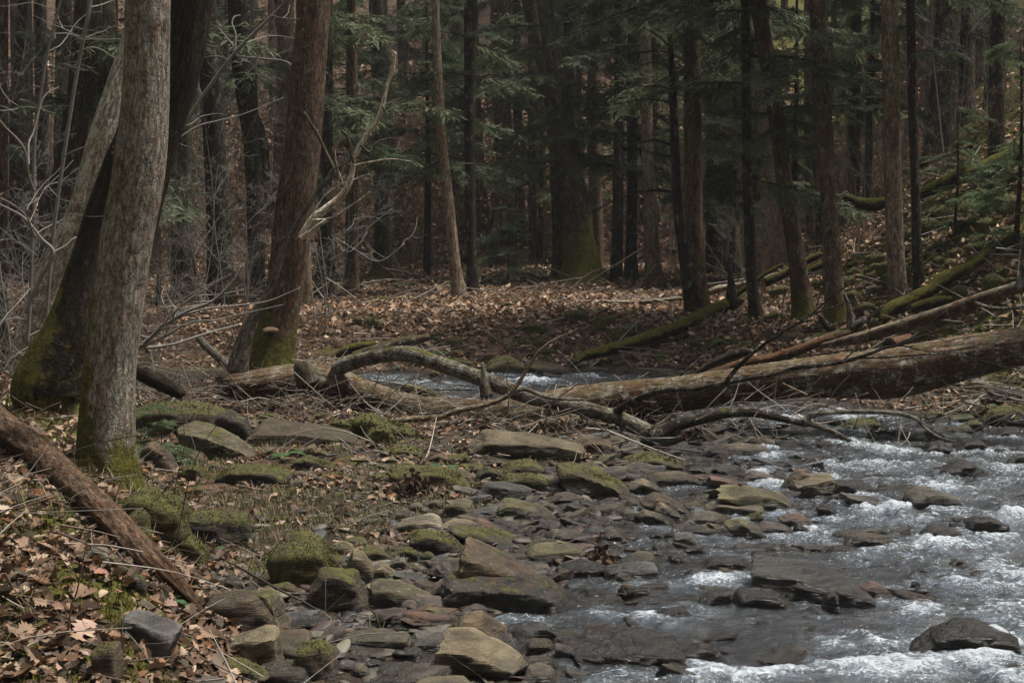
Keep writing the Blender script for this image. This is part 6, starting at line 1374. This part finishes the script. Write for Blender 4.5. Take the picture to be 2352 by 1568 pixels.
# weeds and thin dark stems over the near bank
weeds = [
  ('1', [(1470,1350,14),(1500,1100,13),(1540,880,12),(1600,620,11),(1700,380,9),(1840,180,7),(1960,60,5)], 'dark red upright weed stem before the moss mound on the near bank'),
  ('1', [(1440,850,12),(1490,640,11),(1520,500,10),(1550,380,8),(1540,200,7),(1520,40,5)], 'dark stem just left of the long mossy boulder stalks'),
  ('1', [(930,980,10),(960,860,10),(1000,720,8),(1040,660,5)], 'short reddish stem beside the rotten log middle'),
  ('1', [(1590,880,10),(1650,650,9),(1640,420,8),(1570,200,7),(1540,0,5)], 'curved dark stem in front of the tipped pale slab'),
  ('1', [(1760,1250,12),(1800,1170,11),(1880,1060,9),(1930,980,6)], 'slanting brown stem over the jutting ledge stone'),
  ('2', [(510,1600,26),(540,1350,26),(575,1100,24),(600,900,22),(640,820,20),(680,620,16),(720,420,13),(740,260,9)], 'thick grey-brown stem rising through the leaves at bottom left'),
  ('2', [(330,1050,16),(290,960,16),(200,880,15),(120,780,15),(70,690,16),(40,640,14)], 'grey forked dead twig at the left bottom leaves'),
  ('2', [(1080,1550,14),(1040,1400,14),(1025,1200,14),(1030,1060,14),(1050,985,12)], 'whitish hanging root at the pointed bank rock'),
  ('2', [(1280,1440,12),(1200,1300,12),(1100,1180,12),(1050,1130,10)], 'thin pale root across the shade under the pointed bank rock'),
  ('4', [(-120,540,14),(2,600,26),(180,700,26),(360,800,26),(560,900,24),(690,985,18)], 'long dark stick lying from the near bank onto the gravel'),
  ('4', [(350,1300,16),(560,1270,14),(900,1190,13),(1050,1155,12),(1300,1145,10),(1500,1130,8)], 'long pale straw-thin stick lying across the lower gravel bar'),
  ('4', [(330,970,10),(420,930,12),(510,855,12)], 'short bright twig beside the long dark stick'),
  ('4', [(670,1020,8),(760,930,10),(880,820,6)], 'fine brown stalk leaning over the mossy pyramid boulder'),
  ('4', [(715,970,11),(718,860,12),(716,700,12)], 'upright pale stalk in front of the mossy pyramid boulder'),
  ('1', [(-20,570,8),(180,530,9),(400,510,9),(540,460,13),(700,400,13),(850,360,13),(1000,320,12),(1170,295,9)], 'dark thin branch crossing over the rotten log'),
  ('1', [(850,680,9),(1000,650,11),(1150,620,9)], 'bright thin twig at the foot of the big grey tree'),
  ('1', [(160,945,7),(500,935,9),(900,920,10),(1200,905,8)], 'level straw-coloured twig crossing the rotten log middle'),
  ('1', [(650,1090,8),(850,1100,9),(1100,1115,7)], 'short level pale twig on the rotten log'),
  ('3', [(1030,0,10),(1180,130,10),(1320,260,9),(1430,370,7)], 'pale twig slanting down below the driftwood trunk'),
  ('3', [(780,300,12),(860,340,16),(910,400,16),(945,470,12)], 'bent pale root on the long overhanging slab'),
  ('3', [(1010,215,10),(1050,290,14),(1110,350,16),(1145,410,12)], 'pale bent stick over the green moss lumps'),
  ('3', [(60,410,8),(150,400,12),(230,440,12),(290,400,8)], 'small antler-shaped white twig in the dark gap under the slab'),
  ('6', [(910,660,10),(930,710,10),(980,740,8)], 'thin curled pale strip in the still water by the layered stone'),
  ('6', [(985,440,12),(985,520,11),(982,585,8)], 'short upright white stalk in the dark leaf clump'),
  ('1', [(1330,380,8),(1450,420,9),(1640,450,9),(1900,470,6)], 'thin pale stick lying before the tipped slab'),
  ('2', [(1760,600,10),(1900,470,12),(2050,380,10)], 'fine stem above the dull brown rock')]
for c, pl, lab in weeds:
    q = D(c, pl); b = max(q, key=lambda t: t[1]); g = G(b[0], min(b[1], 1640)); dd = max(min(g.y, 12)-.08, 4.4)
    col = 'silver' if any(w in lab for w in ('pale', 'white', 'bright', 'straw', 'whitish')) else 'dark' if 'dark' in lab else 'brown'
    P = [PT(a, b_, dd) for a, b_, w in q]; kk = CR[c][2]; org = min(P, key=lambda v: v.z).copy()
    C = crom([[*p, w*kk/2/FPX*dd] for p, (a, b_, w) in zip(P, q)], 26)
    V, Fl, bk = tube(C[:, :3]-np.array(org), np.maximum(C[:, 3]*.8, .0012), 6)
    nm = 'root' if 'root' in lab else 'twig' if 'twig' in lab else 'stick' if 'stick' in lab else 'weed_stem'
    o = link(nm, mk_mesh(nm, V, Fl, M_TWIG, True, {'bk': bk}), None, org, TWC[col]); tag(o, lab, nm.replace('_', ' '))

# ------------------------------------------------------------------ leaf litter
LOBE = [(0, 0), (.10, .10), (.17, .06), (.22, .22), (.33, .17), (.36, .32), (.52, .20), (.58, .30), (.74, .15), (.82, .19), (1.0, 0)]
def leaf_tpl(kind):
    if kind == 'oak':
        up = [(x, y) for x, y in LOBE]; mid = [(x, 0) for x, y in LOBE]
    elif kind == 'beech':
        xs = [0, .12, .3, .5, .7, .88, 1]; up = [(x, .30*math.sin(PI*min(x*1.0, 1))**.8 if 0 < x < 1 else 0) for x in xs]; mid = [(x, 0) for x in xs]
    elif kind == 'speck': up = mid = []
    else:
        xs = [0, .35, .75, 1]; up = [(x, (.0, .27, .2, 0)[i]) for i, x in enumerate(xs)]; mid = [(x, 0) for x in xs]
    if kind == 'speck': return np.array([(0, 0, 0), (1, 0, 0), (.45, .30, 0), (.55, -.30, 0)], float), np.array([(0, 1, 2), (1, 0, 3)])
    V = [(x, 0, 0) for x, _ in mid]; n = len(V); V += [(x, y, 0) for x, y in up[1:-1]]; V += [(x, -y, 0) for x, y in up[1:-1]]
    F = []
    u = [0]+list(range(n, 2*n-2))+[n-1]; l = [0]+list(range(2*n-2, 3*n-4))+[n-1]
    for i in range(n-1):
        for S, fl in ((u, 0), (l, 1)):
            a, b, c, d = i, i+1, S[i+1], S[i]
            for t in ((a, b, c), (a, c, d)):
                if len(set(t)) == 3: F.append(t if not fl else t[::-1])
    return np.array(V, float), np.array(F)
TPL = {k: leaf_tpl(k) for k in ('oak', 'beech', 'far', 'speck')}
LCOL = np.array([(.19, .115, .070), (.12, .072, .042), (.27, .185, .125), (.075, .045, .030), (.36, .27, .19), (.19, .10, .050), (.045, .030, .020), (.22, .15, .10), (.13, .095, .068), (.18, .12, .08), (.09, .060, .040), (.06, .045, .028)])
def leaves(x, y, z, size, kind, rg, tilt=.35, lift=.01):
    T, F = TPL[kind]; n = len(x)
    V = np.repeat(T[None], n, 0)
    L = size[:, None]; wsc = rg.uniform(.7, 1.25, n)[:, None]
    curl = rg.normal(0, .5, n)[:, None]; fold = rg.uniform(-.2, .9, n)[:, None]; bend = rg.normal(0, .4, n)[:, None]
    X_ = (V[..., 0]-.5)*L; Y_ = V[..., 1]*L*wsc
    Z_ = np.abs(V[..., 1])*fold*L + curl*((V[..., 0]-.5)**2)*L + bend*V[..., 1]*(V[..., 0]-.3)*L
    a = rg.uniform(0, 2*PI, n)[:, None]; t1 = rg.normal(0, tilt, n)[:, None]; t2 = rg.normal(0, tilt, n)[:, None]
    Y2 = Y_*np.cos(t1)-Z_*np.sin(t1); Z2 = Y_*np.sin(t1)+Z_*np.cos(t1)
    X2 = X_*np.cos(t2)+Z2*np.sin(t2); Z3 = -X_*np.sin(t2)+Z2*np.cos(t2)
    X3 = X2*np.cos(a)-Y2*np.sin(a); Y3 = X2*np.sin(a)+Y2*np.cos(a)
    W = np.stack([X3+x[:, None], Y3+y[:, None], Z3+z[:, None]+(np.abs(np.sin(t2))*L*.4+lift*rg.random((n, 1))*2)], -1)
    Fm = F[None]+(np.arange(n)*len(T))[:, None, None]
    c = LCOL[rg.integers(len(LCOL), size=n)]*rg.uniform(.65, 1.4, n)[:, None]
    return W.reshape(-1, 3), Fm.reshape(-1, 3), np.repeat(c, len(T), 0)
def litter(name, label, specs, seed, gain=1.0):
    rg = np.random.default_rng(seed); Vs, Fs, Cs, o = [], [], [], 0
    for (xa, xb, ya, yb, n, kind, s0, s1, cond) in specs:
        x = rg.uniform(xa, xb, n); y = rg.uniform(ya, yb, n); sd = sdpoly(x, y)
        k = (sd > .08) & cond(x, y, sd, rg.random(n)); x, y = x[k], y[k]; z = terr(x, y)
        V, F, C = leaves(x, y, z, rg.uniform(s0, s1, len(x)), kind, rg)
        Vs.append(V); Fs.append(F+o); Cs.append(C*gain); o += len(V)
    ob = link(name, mk_mesh(name, np.vstack(Vs), np.vstack(Fs), M_LEAF, False, {'col': np.vstack(Cs)})); tag(ob, label, 'leaves', kind='stuff'); return ob
patch = lambda x, y, s=1.6, lo=.38, hi=.55, o=0.: ss(lo, hi, fbm(x*s+o, y*s, 4.4, 3))
litter('leaf_litter', 'brown fallen leaves covering the near bank', [
  (-4.2, -.4, 3.8, 6.6, 9500, 'oak', .03, .09, lambda x, y, sd, r: (bank_t(x, y) > .02) & (r < .25+.75*patch(x, y, 2.2, .32, .5)) & ((fbm(x*2.1+5, y*2.1, 2.2, 4) < .55) | (r < .35))),
  (-4.2, -.4, 3.8, 6.6, 9000, 'beech', .02, .055, lambda x, y, sd, r: (bank_t(x, y) > -.15) & ((fbm(x*2.1+5, y*2.1, 2.2, 4) < .55) | (r < .35))),
  (-5, -1, 6.4, 10.5, 11000, 'far', .03, .08, lambda x, y, sd, r: (bank_t(x, y) > -.1) & (r < .3+.7*patch(x, y, 2.2, .35, .5)) & ((fbm(x*2.1+5, y*2.1, 2.2, 4) < .55) | (r < .35))),
  (-2.3, .4, 6.6, 9.6, 6500, 'far', .03, .07, lambda x, y, sd, r: (bank_t(x, y) < .1) & (sd > .9) & (r < .1+.8*patch(x, y, 1.8, .42, .6, 3.))),
  (-5, .6, 9.6, 14, 13000, 'far', .04, .085, lambda x, y, sd, r: (sd > .2) & (r < .15+.8*patch(x, y, 1.8, .40, .58, 5.))),
  (-6, 1.8, 4, 13.5, 2500, 'far', .03, .07, lambda x, y, sd, r: (bank_t(x, y) < .1) & (r < patch(x, y, 2.5, .55, .7, 8.)))], 41)
litter('leaf_litter', 'brown fallen leaves covering the far bank and wood floor', [
  (-7, 6, 15, 22, 50000, 'speck', .045, .11, lambda x, y, sd, r: (sd > .3) & (y > 14.9) & (r < (.35+.65*patch(x, y, 1.1, .36, .5, 2.))*(1-.55*ss(3.8, 4.6, x)))),
  (-9, 9, 21, 32, 34000, 'speck', .06, .13, lambda x, y, sd, r: (r < (.3+.7*patch(x, y, .8, .36, .5, 6.))*(1-.5*ss(5, 6.5, x)))),
  (2, 6.5, 12, 15.6, 9000, 'speck', .05, .11, lambda x, y, sd, r: (sd > .2) & (y > 11.5) & (r < .3+.7*patch(x, y, 1.2, .36, .5))),
  (3.4, 9, 10, 22, 12000, 'speck', .07, .13, lambda x, y, sd, r: (sd > .3) & (r < .15+.7*patch(x, y, 1.5, .45, .6))),
  (-14, 14, 32, 46, 20000, 'speck', .14, .24, lambda x, y, sd, r: r < .9),
  (-12, -5, 14, 22, 12000, 'speck', .07, .13, lambda x, y, sd, r: (y > 15) & (sd > .3))], 42, 1.45)
# the largest single leaves at the bottom left, each a thing
def single_leaves():
    rg = np.random.default_rng(8)
    S = [('2',220,1100,250,(.13,.075,.058),'large curled dark brown oak leaf at the left bottom edge'), ('2',720,1180,300,(.36,.25,.19),'largest pale oak leaf lying flat at the bottom left'), ('2',700,1380,150,(.30,.24,.21),'greyish oak leaf just below the largest pale oak leaf'),
         ('2',390,1390,150,(.14,.12,.125),'grey-purple curled leaf low at the bottom left'), ('2',190,690,110,(.32,.12,.045),'bright rusty orange leaf near the left edge'), ('2',850,690,180,(.26,.135,.09),'pinkish brown oak leaf left of the dark mossy stone by the rotten log'),
         ('2',1420,970,170,(.34,.22,.18),'pale pink-brown leaf beside the moss cap of the pointed bank rock'), ('2',1740,1310,100,(.30,.11,.04),'small orange leaf at the foot of the bank'), ('2',330,40,150,(.20,.075,.03),'hanging red-brown leaf above the bank at left'), ('2',35,160,110,(.42,.33,.25),'cream leaf at the left edge above the grass tuft'),
         ('2',690,440,80,(.5,.44,.38),'small near-white leaf above the pale bank stone'), ('2',480,1000,140,(.28,.17,.12),'brown leaf left of the thick grey-brown stem'), ('2',120,850,160,(.24,.15,.10),'brown leaf at the left edge over the curled dark leaf'),
         ('4',200,-320,90,(.28,.10,.04),'rust leaf on the grassy flat'), ('2',1500,1180,110,(.22,.11,.09),'dark pink leaf under the pointed bank rock'), ('2',760,1050,120,(.33,.22,.16),'light leaf above the largest pale oak leaf'), ('2',560,330,130,(.27,.16,.11),'brown leaf left of the pale bank stone')]
    T, F = TPL['oak']
    for c, x, y, w, col, lab in S:
        (a, b), = D(c, [(x, y)]); g = G(a, b); L = w*CR[c][2]/FPX*g.y
        V = T.copy(); V[:, 2] = np.abs(V[:, 1])*rg.uniform(.1, .8)+rg.uniform(-.5, .5)*(V[:, 0]-.5)**2; V[:, 0] -= .5; V[:, 1] *= 1.25; V = V*L
        o = link('fallen_leaf', mk_mesh('fallen_leaf', V, F, M_LEAF, False, {'col': np.repeat(np.array([col]), len(V), 0)}), None, (g.x, g.y-.01, g.z+.03), None, (rg.uniform(.25, .6), rg.uniform(-.3, .3), rg.uniform(-.6, 3.6)))
        tag(o, lab, 'leaf', 'single large leaves on the near bank')
single_leaves()

# ------------------------------------------------------------------ grass, moss fuzz, brush, ferns, twigs on the ground
def blades(x, y, z, h, w, rg, col, lean=.6):
    n = len(x); a = rg.uniform(0, 2*PI, n); l = rg.uniform(.1, lean, n)*h
    d = np.stack([np.cos(a)*l, np.sin(a)*l, h*rg.uniform(.6, 1, n)], 1); s = np.stack([-np.sin(a)*w, np.cos(a)*w, np.zeros(n)], 1)
    p = np.stack([x, y, z], 1); m = p+d*.5+np.stack([0*x, 0*x, h*.12], 1)
    V = np.stack([p-s, p+s, m-s*.8, m+s*.8, p+d], 1).reshape(-1, 3)
    F = np.array([[0, 1, 3], [0, 3, 2], [2, 3, 4]])[None]+(np.arange(n)*5)[:, None, None]
    return V, F.reshape(-1, 3), np.repeat(col, 5, 0)
def grass():
    rg = np.random.default_rng(14); Vs, Fs, Cs, o = [], [], [], 0
    pal = np.array([(.10, .11, .045), (.16, .14, .07), (.06, .085, .03), (.20, .16, .095), (.26, .21, .14)])
    def add(n, xa, xb, ya, yb, h0, h1, cond, clump=0):
        nonlocal o
        x = rg.uniform(xa, xb, n); y = rg.uniform(ya, yb, n)
        if clump:
            m = n//clump; x = np.repeat(x[:m], clump)+rg.normal(0, .035, m*clump); y = np.repeat(y[:m], clump)+rg.normal(0, .035, m*clump)
        k = cond(x, y); x, y = x[k], y[k]; z = terr(x, y)
        h = rg.uniform(h0, h1, len(x)); V, F, C = blades(x, y, z-.005, h, .0022, rg, pal[rg.integers(5, size=len(x))]*rg.uniform(.7, 1.2, len(x))[:, None], .9)
        Vs.append(V); Fs.append(F+o); Cs.append(C); o += len(V)
    add(42000, -2.3, .4, 6.3, 9.8, .02, .06, lambda x, y: (bank_t(x, y) < .1) & (sdpoly(x, y) > .7) & (patch(x, y, 1.4, .36, .5, 1.) > rg.random(len(x))))
    add(12000, -4, -.6, 3.9, 8, .04, .13, lambda x, y: (bank_t(x, y) > 0) & (patch(x, y, 2.4, .5, .62, 11.) > .5), 14)
    add(4000, -2.2, 1, 5, 12, .05, .12, lambda x, y: (sdpoly(x, y) > .5) & (patch(x, y, 2.4, .55, .62, 13.) > .5), 14)
    add(9000, -6, 9, 15.6, 24, .06, .14, lambda x, y: (sdpoly(x, y) > .5) & (patch(x, y, 1.2, .52, .6, 17.) > .5), 12)
    ob = link('grass', mk_mesh('grass', np.vstack(Vs), np.vstack(Fs), M_GRASS, False, {'col': np.vstack(Cs)})); tag(ob, 'short sparse grass tufts on the banks', 'grass', kind='stuff')
grass()
def moss_fuzz():
    """short moss shoots on the mossiest stones and roots"""
    rg = np.random.default_rng(15); Vs, Fs, Cs, o = [], [], [], 0
    pal = np.array([(.045, .042, .010), (.085, .082, .018), (.135, .125, .026), (.055, .062, .016)])
    for r in rocks+autor:
        if 'o' not in r or r['moss'] < .45 or r['c'][1] > 19: continue
        ob = r['o']; me = ob.data; n = len(me.vertices)
        co = np.empty(n*3, np.float32); me.vertices.foreach_get('co', co); co = co.reshape(-1, 3)
        nr = np.empty(n*3, np.float32); me.vertices.foreach_get('normal', nr); nr = nr.reshape(-1, 3)
        k = np.nonzero(nr[:, 2] > (.15 if r['moss'] > .8 else .45))[0]
        m = int(min(4200, r['dim'][0]*r['dim'][1]*(16000 if r['c'][1] < 9 else 5000)*r['moss']))
        if len(k) == 0: continue
        q = rg.choice(k, m); P = co[q]+rg.normal(0, .012, (m, 3))*[1, 1, .3]+np.array(r['c']); N_ = nr[q]
        keep = fbm(P[:, 0]*7, P[:, 1]*7, P[:, 2]*7, 2) > (.42 if r['moss'] < .8 else .3); P, N_ = P[keep], N_[keep]; m = len(P)
        P[:, 2] -= .004
        h = rg.uniform(.004, .014, m)*(1 if r['c'][1] < 9 else 1.4); t = N_+rg.normal(0, .5, (m, 3)); t /= np.linalg.norm(t, axis=1)[:, None]
        s = np.cross(t, rg.normal(0, 1, (m, 3))); s = s/(np.linalg.norm(s, axis=1)[:, None]+1e-9)*(.0035 if r['c'][1] < 9 else .007)
        Vs.append(np.stack([P-s, P+s, P+t*h[:, None]], 1).reshape(-1, 3)); Fs.append(np.arange(m*3).reshape(-1, 3)+o); o += m*3
        Cs.append(np.repeat(pal[rg.integers(4, size=m)]*rg.uniform(.7, 1.2, m)[:, None], 3, 0))
    # on the open bank
    x = rg.uniform(-4.5, -.4, 110000); y = rg.uniform(3.9, 10, 110000)
    k = (bank_t(x, y) > -.1) & (fbm(x*2.1+5, y*2.1, 2.2, 4) > .545); x, y = x[k], y[k]; m = len(x)
    x2 = rg.uniform(3.4, 8.5, 60000); y2 = rg.uniform(11, 22, 60000); k = (sdpoly(x2, y2) > .3) & (fbm(x2*1.6+5, y2*1.6, 2.2, 4) > .50); x = np.concatenate([x, x2[k]]); y = np.concatenate([y, y2[k]]); m = len(x)
    P = np.stack([x, y, terr(x, y)+.002], 1); t = rg.normal(0, .5, (m, 3))+[0, 0, 1]; t /= np.linalg.norm(t, axis=1)[:, None]; s = np.cross(t, rg.normal(0, 1, (m, 3))); s = s/(np.linalg.norm(s, axis=1)[:, None]+1e-9)*np.where(y > 10.5, .009, .004)[:, None]
    h = rg.uniform(.010, .035, m)*np.where(y > 10.5, 1.6, 1); Vs.append(np.stack([P-s, P+s, P+t*h[:, None]], 1).reshape(-1, 3)); Fs.append(np.arange(m*3).reshape(-1, 3)+o); o += m*3
    Cs.append(np.repeat(pal[rg.integers(4, size=m)]*rg.uniform(.7, 1.2, m)[:, None], 3, 0))
    ob = link('moss', mk_mesh('moss', np.vstack(Vs), np.vstack(Fs), M_MOSS, False, {'col': np.vstack(Cs)})); tag(ob, 'short green and yellow moss shoots on stones and bank', 'moss', kind='stuff')
moss_fuzz()
def brush():
    """thicket of dead beech leaves still on their stems, far back"""
    rg = np.random.default_rng(16); B = Batch()
    Vl, Fl_, Cl, o = [], [], [], 0
    spots = [(px, d) for px, d in zip(rg.uniform(840, 1080, 26), rg.uniform(28, 36, 26))]+[(px, d) for px, d in zip(rg.uniform(360, 640, 22), rg.uniform(27, 36, 22))]+[(px, d) for px, d in zip(rg.uniform(1080, 1300, 10), rg.uniform(30, 37, 10))]+[(px, d) for px, d in zip(rg.uniform(1900, 2100, 10), rg.uniform(30, 36, 10))]+[(px, d) for px, d in zip(rg.uniform(1380, 1900, 12), rg.uniform(31, 38, 12))]
    for px, d in spots:
        p = PT(px, 500, d); z = gz(p.x, p.y); b = np.array([p.x, p.y, z])
        for s in range(3):
            dv = np.array([rg.normal(0, .25), rg.normal(0, .25), 1]); L = rg.uniform(1.6, 3.4)
            grow(B, b+rg.normal(0, .3, 3)*[1, 1, 0], dv/np.linalg.norm(dv), L, .014, 1, rg, 3, nb=(3, 6))
        m = 330; q = b+rg.normal(0, 1, (m, 3))*[.8, .8, .1]+np.stack([np.zeros(m), np.zeros(m), rg.uniform(.1, 3.0, m)], 1)
        V, F, C = leaves(q[:, 0], q[:, 1], q[:, 2], rg.uniform(.06, .11, m), 'speck', rg, 1.2)
        Vl.append(V); Fl_.append(F+o); o += len(V)
        Cl.append(np.repeat(np.array([(.24, .14, .08), (.19, .11, .07), (.27, .17, .11)])[rg.integers(3, size=m)]*rg.uniform(.6, 1.1, m)[:, None], len(TPL['speck'][0]), 0))
    ob = link('brush', mk_mesh('brush', np.vstack(Vl), np.vstack(Fl_), M_LEAF, False, {'col': np.vstack(Cl)})); tag(ob, 'thicket of orange-brown dead beech leaves far back in the wood', 'brush', kind='stuff')
    o2 = link('brush_stems', B.mesh('brush_stems', [M_TWIG]), None, (0, 0, 0), TWC['brown']); tag(o2, 'thin stems of the beech thicket', 'brush', kind='stuff')
brush()
def ground_twigs():
    rg = np.random.default_rng(17); B = Batch()
    def scatter(n, xa, xb, ya, yb, L0, L1, r0, r1, cond, flat=.25):
        x = rg.uniform(xa, xb, n*3); y = rg.uniform(ya, yb, n*3); k = cond(x, y); x, y = x[k][:n], y[k][:n]; z = terr(x, y)
        for a, b, c in zip(x, y, z):
            L = rg.uniform(L0, L1); an = rg.uniform(0, PI); t = rg.normal(0, flat); dv = np.array([math.cos(an), math.sin(an), t]); w = rg.normal(0, L*.08, 3)
            p = np.array([a, b, c+.01+abs(t)*L*.3]); col = np.array([(.22, .19, .16), (.12, .085, .06), (.30, .27, .23), (.07, .05, .04)])[rg.integers(4)]
            rr = rg.uniform(r0, r1); B.tube(crom([p-dv*L/2, p+w*.6, p+dv*L/2], 6), np.linspace(rr, rr*.4, 6), 4, col)
    scatter(420, -4.5, 0, 4, 9, .12, .5, .0012, .004, lambda x, y: bank_t(x, y) > -.1)
    scatter(420, -5, 1.2, 9.5, 13.6, .2, .8, .002, .008, lambda x, y: sdpoly(x, y) > .1)
    scatter(260, -1.8, 1.2, 5, 10, .06, .3, .001, .003, lambda x, y: sdpoly(x, y) > .05)
    scatter(420, -7, 8, 15.4, 26, .3, 1.4, .004, .012, lambda x, y: sdpoly(x, y) > .3)
    scatter(260, 3.2, 6, 10, 15, .2, 1., .003, .01, lambda x, y: sdpoly(x, y) > .1, .4)
    for (xa, xb, ya, yb, nn, hh) in ((-2.2, 2.2, 10.6, 12.2, 330, .25), (-3.6, -1.6, 10.8, 13.6, 280, .3), (1.6, 4.6, 10.3, 12.6, 200, .4), (-2.5, 2.5, 15.4, 17, 90, .2)):
        for q_ in range(nn):
            x_, y_ = rg.uniform(xa, xb), rg.uniform(ya, yb); p_ = np.array([x_, y_, max(gz(x_, y_), 0)+rg.uniform(.0, hh)]); dv_ = rg.normal(0, 1, 3)*[1, .5, .45]; dv_ /= np.linalg.norm(dv_); L_ = rg.uniform(.15, .8); w_ = rg.normal(0, L_*.08, 3); rr = rg.uniform(.0015, .006)
            B.tube(crom([p_-dv_*L_/2, p_+w_, p_+dv_*L_/2], 6), np.linspace(rr, rr*.4, 6), 4, np.array([(.20, .17, .13), (.10, .075, .05), (.26, .23, .19), (.05, .04, .03)])[rg.integers(4)])
    scatter(160, 0.2, 2.2, 10.3, 12.0, .1, .5, .002, .006, lambda x, y: (sdpoly(x, y) > -.35), .4)
    ob = link('twig_litter', B.mesh('twig_litter', [M_PEB])); tag(ob, 'small dead twigs scattered on the ground', 'twigs', kind='stuff')
ground_twigs()
def leaf_jams():
    """wads of wet brown leaves caught by the stream"""
    rg = np.random.default_rng(19)
    for c, x, y, w, h, lab in [('5', 1000, 1340, 230, 110, 'dark wad of leaves stuck beside the perched oval boulder'), ('3', 1450, 720, 330, 150, 'brown leaf pile caught in driftwood on the gravel bar'), ('5', 2180, 810, 110, 160, 'pale brown leaf clump draped on a stone in the cluster'), ('5', 750, 250, 900, 90, 'drift of brown leaves under the driftwood trunk'), ('5', 1750, 320, 420, 110, 'leaf and twig tangle under the dark water branch'), ('3', 2070, 250, 110, 110, 'upright curled leaf clump below the driftwood trunk'), ('5', 1390, 250, 60, 130, 'hanging leaf tassel on the water branch')]:
        (a, b), = D(c, [(x, y+h*.5)]); g = G(a, b); k = CR[c][2]/FPX*g.y; m = int(min(420, 60+w*h/260))
        X_ = rg.normal(0, w*k*.28, m); Z_ = np.abs(rg.normal(0, h*k*.42, m))*np.exp(-(X_/(w*k*.5))**2); Y_ = rg.normal(0, .07, m)
        V, F, C = leaves(X_, Y_, Z_, rg.uniform(.03, .06, m), 'beech', rg, 1.0)
        o = link('leaf_clump', mk_mesh('leaf_clump', V, F, M_LEAF, False, {'col': C*.42}), None, g); tag(o, lab, kind='stuff')
leaf_jams()
def fern(px, py, s, lab, d=None):
    g = G(px, py); rg = np.random.default_rng(int(px)); root = empty('fern', g, lab, 'fern', 'green ferns')
    for i in range(7):
        a = rg.uniform(0, 2*PI); V, F, n = [], [], 0; L = s*rg.uniform(.7, 1.1)
        for k in range(16):
            t = k/16; p = np.array([math.cos(a)*L*t, math.sin(a)*L*t, L*(.75*t-.75*t*t)]); sd_ = np.array([-math.sin(a), math.cos(a), 0]); fw = np.array([math.cos(a), math.sin(a), -.2])
            for q in (-1, 1):
                l = L*.22*math.sin(PI*(t*.85+.12)); V += [p-fw*.012, p+fw*L*.035, p+sd_*q*l+fw*l*.25]; F.append([n, n+1, n+2]); n += 3
        V = np.array(V); link('frond', mk_mesh('frond', V, np.array(F), M_GRASS, False, {'col': np.repeat([[.045, .085, .03]], len(V), 0)}), root, (0, 0, 0))
for px, py, s, lab in [(1013, 815, .28, 'bright green fern on the far stream bank above the arched limb'), (1000, 778, .24, 'small fern just above the bright far bank fern'), (650, 1048, .20, 'green fern tuft among leaves below the driftwood trunk'), (1025, 1075, .18, 'grassy green tuft beside the long brown-mossed boulder'),
                       (480, 1262, .10, 'little fern under the rotten log tip'), (390, 1385, .10, 'tiny fern beside the rotten log'), (980, 600, .35, 'fern patch on the far flat behind the moss rooted trunk'), (930, 660, .35, 'low fern patch left of the slim tan trunk'), (2040, 820, .3, 'ferny green tuft behind the driftwood trunk at right'), (1660, 790, .25, 'fern by the mossy log right end')]:
    fern(px, py, s, lab)

# ------------------------------------------------------------------ forest air: the far trees fade a little
import bmesh
bm = bmesh.new(); bmesh.ops.create_cube(bm, size=1.0)
hz = bpy.data.meshes.new('haze'); bm.to_mesh(hz); bm.free()
mh, nth, NH = nodes('forest_haze')
pv = NH('VolumePrincipled', {'Color': (.86, .90, .86), 'Density': .0008})
NH('OutputMaterial', {'Volume': pv.outputs[0]})
hz.materials.append(mh)
ho = link('haze', hz, None, (0, 25, 27)); ho.scale = (190, 175, 58); tag(ho, kind='stuff')
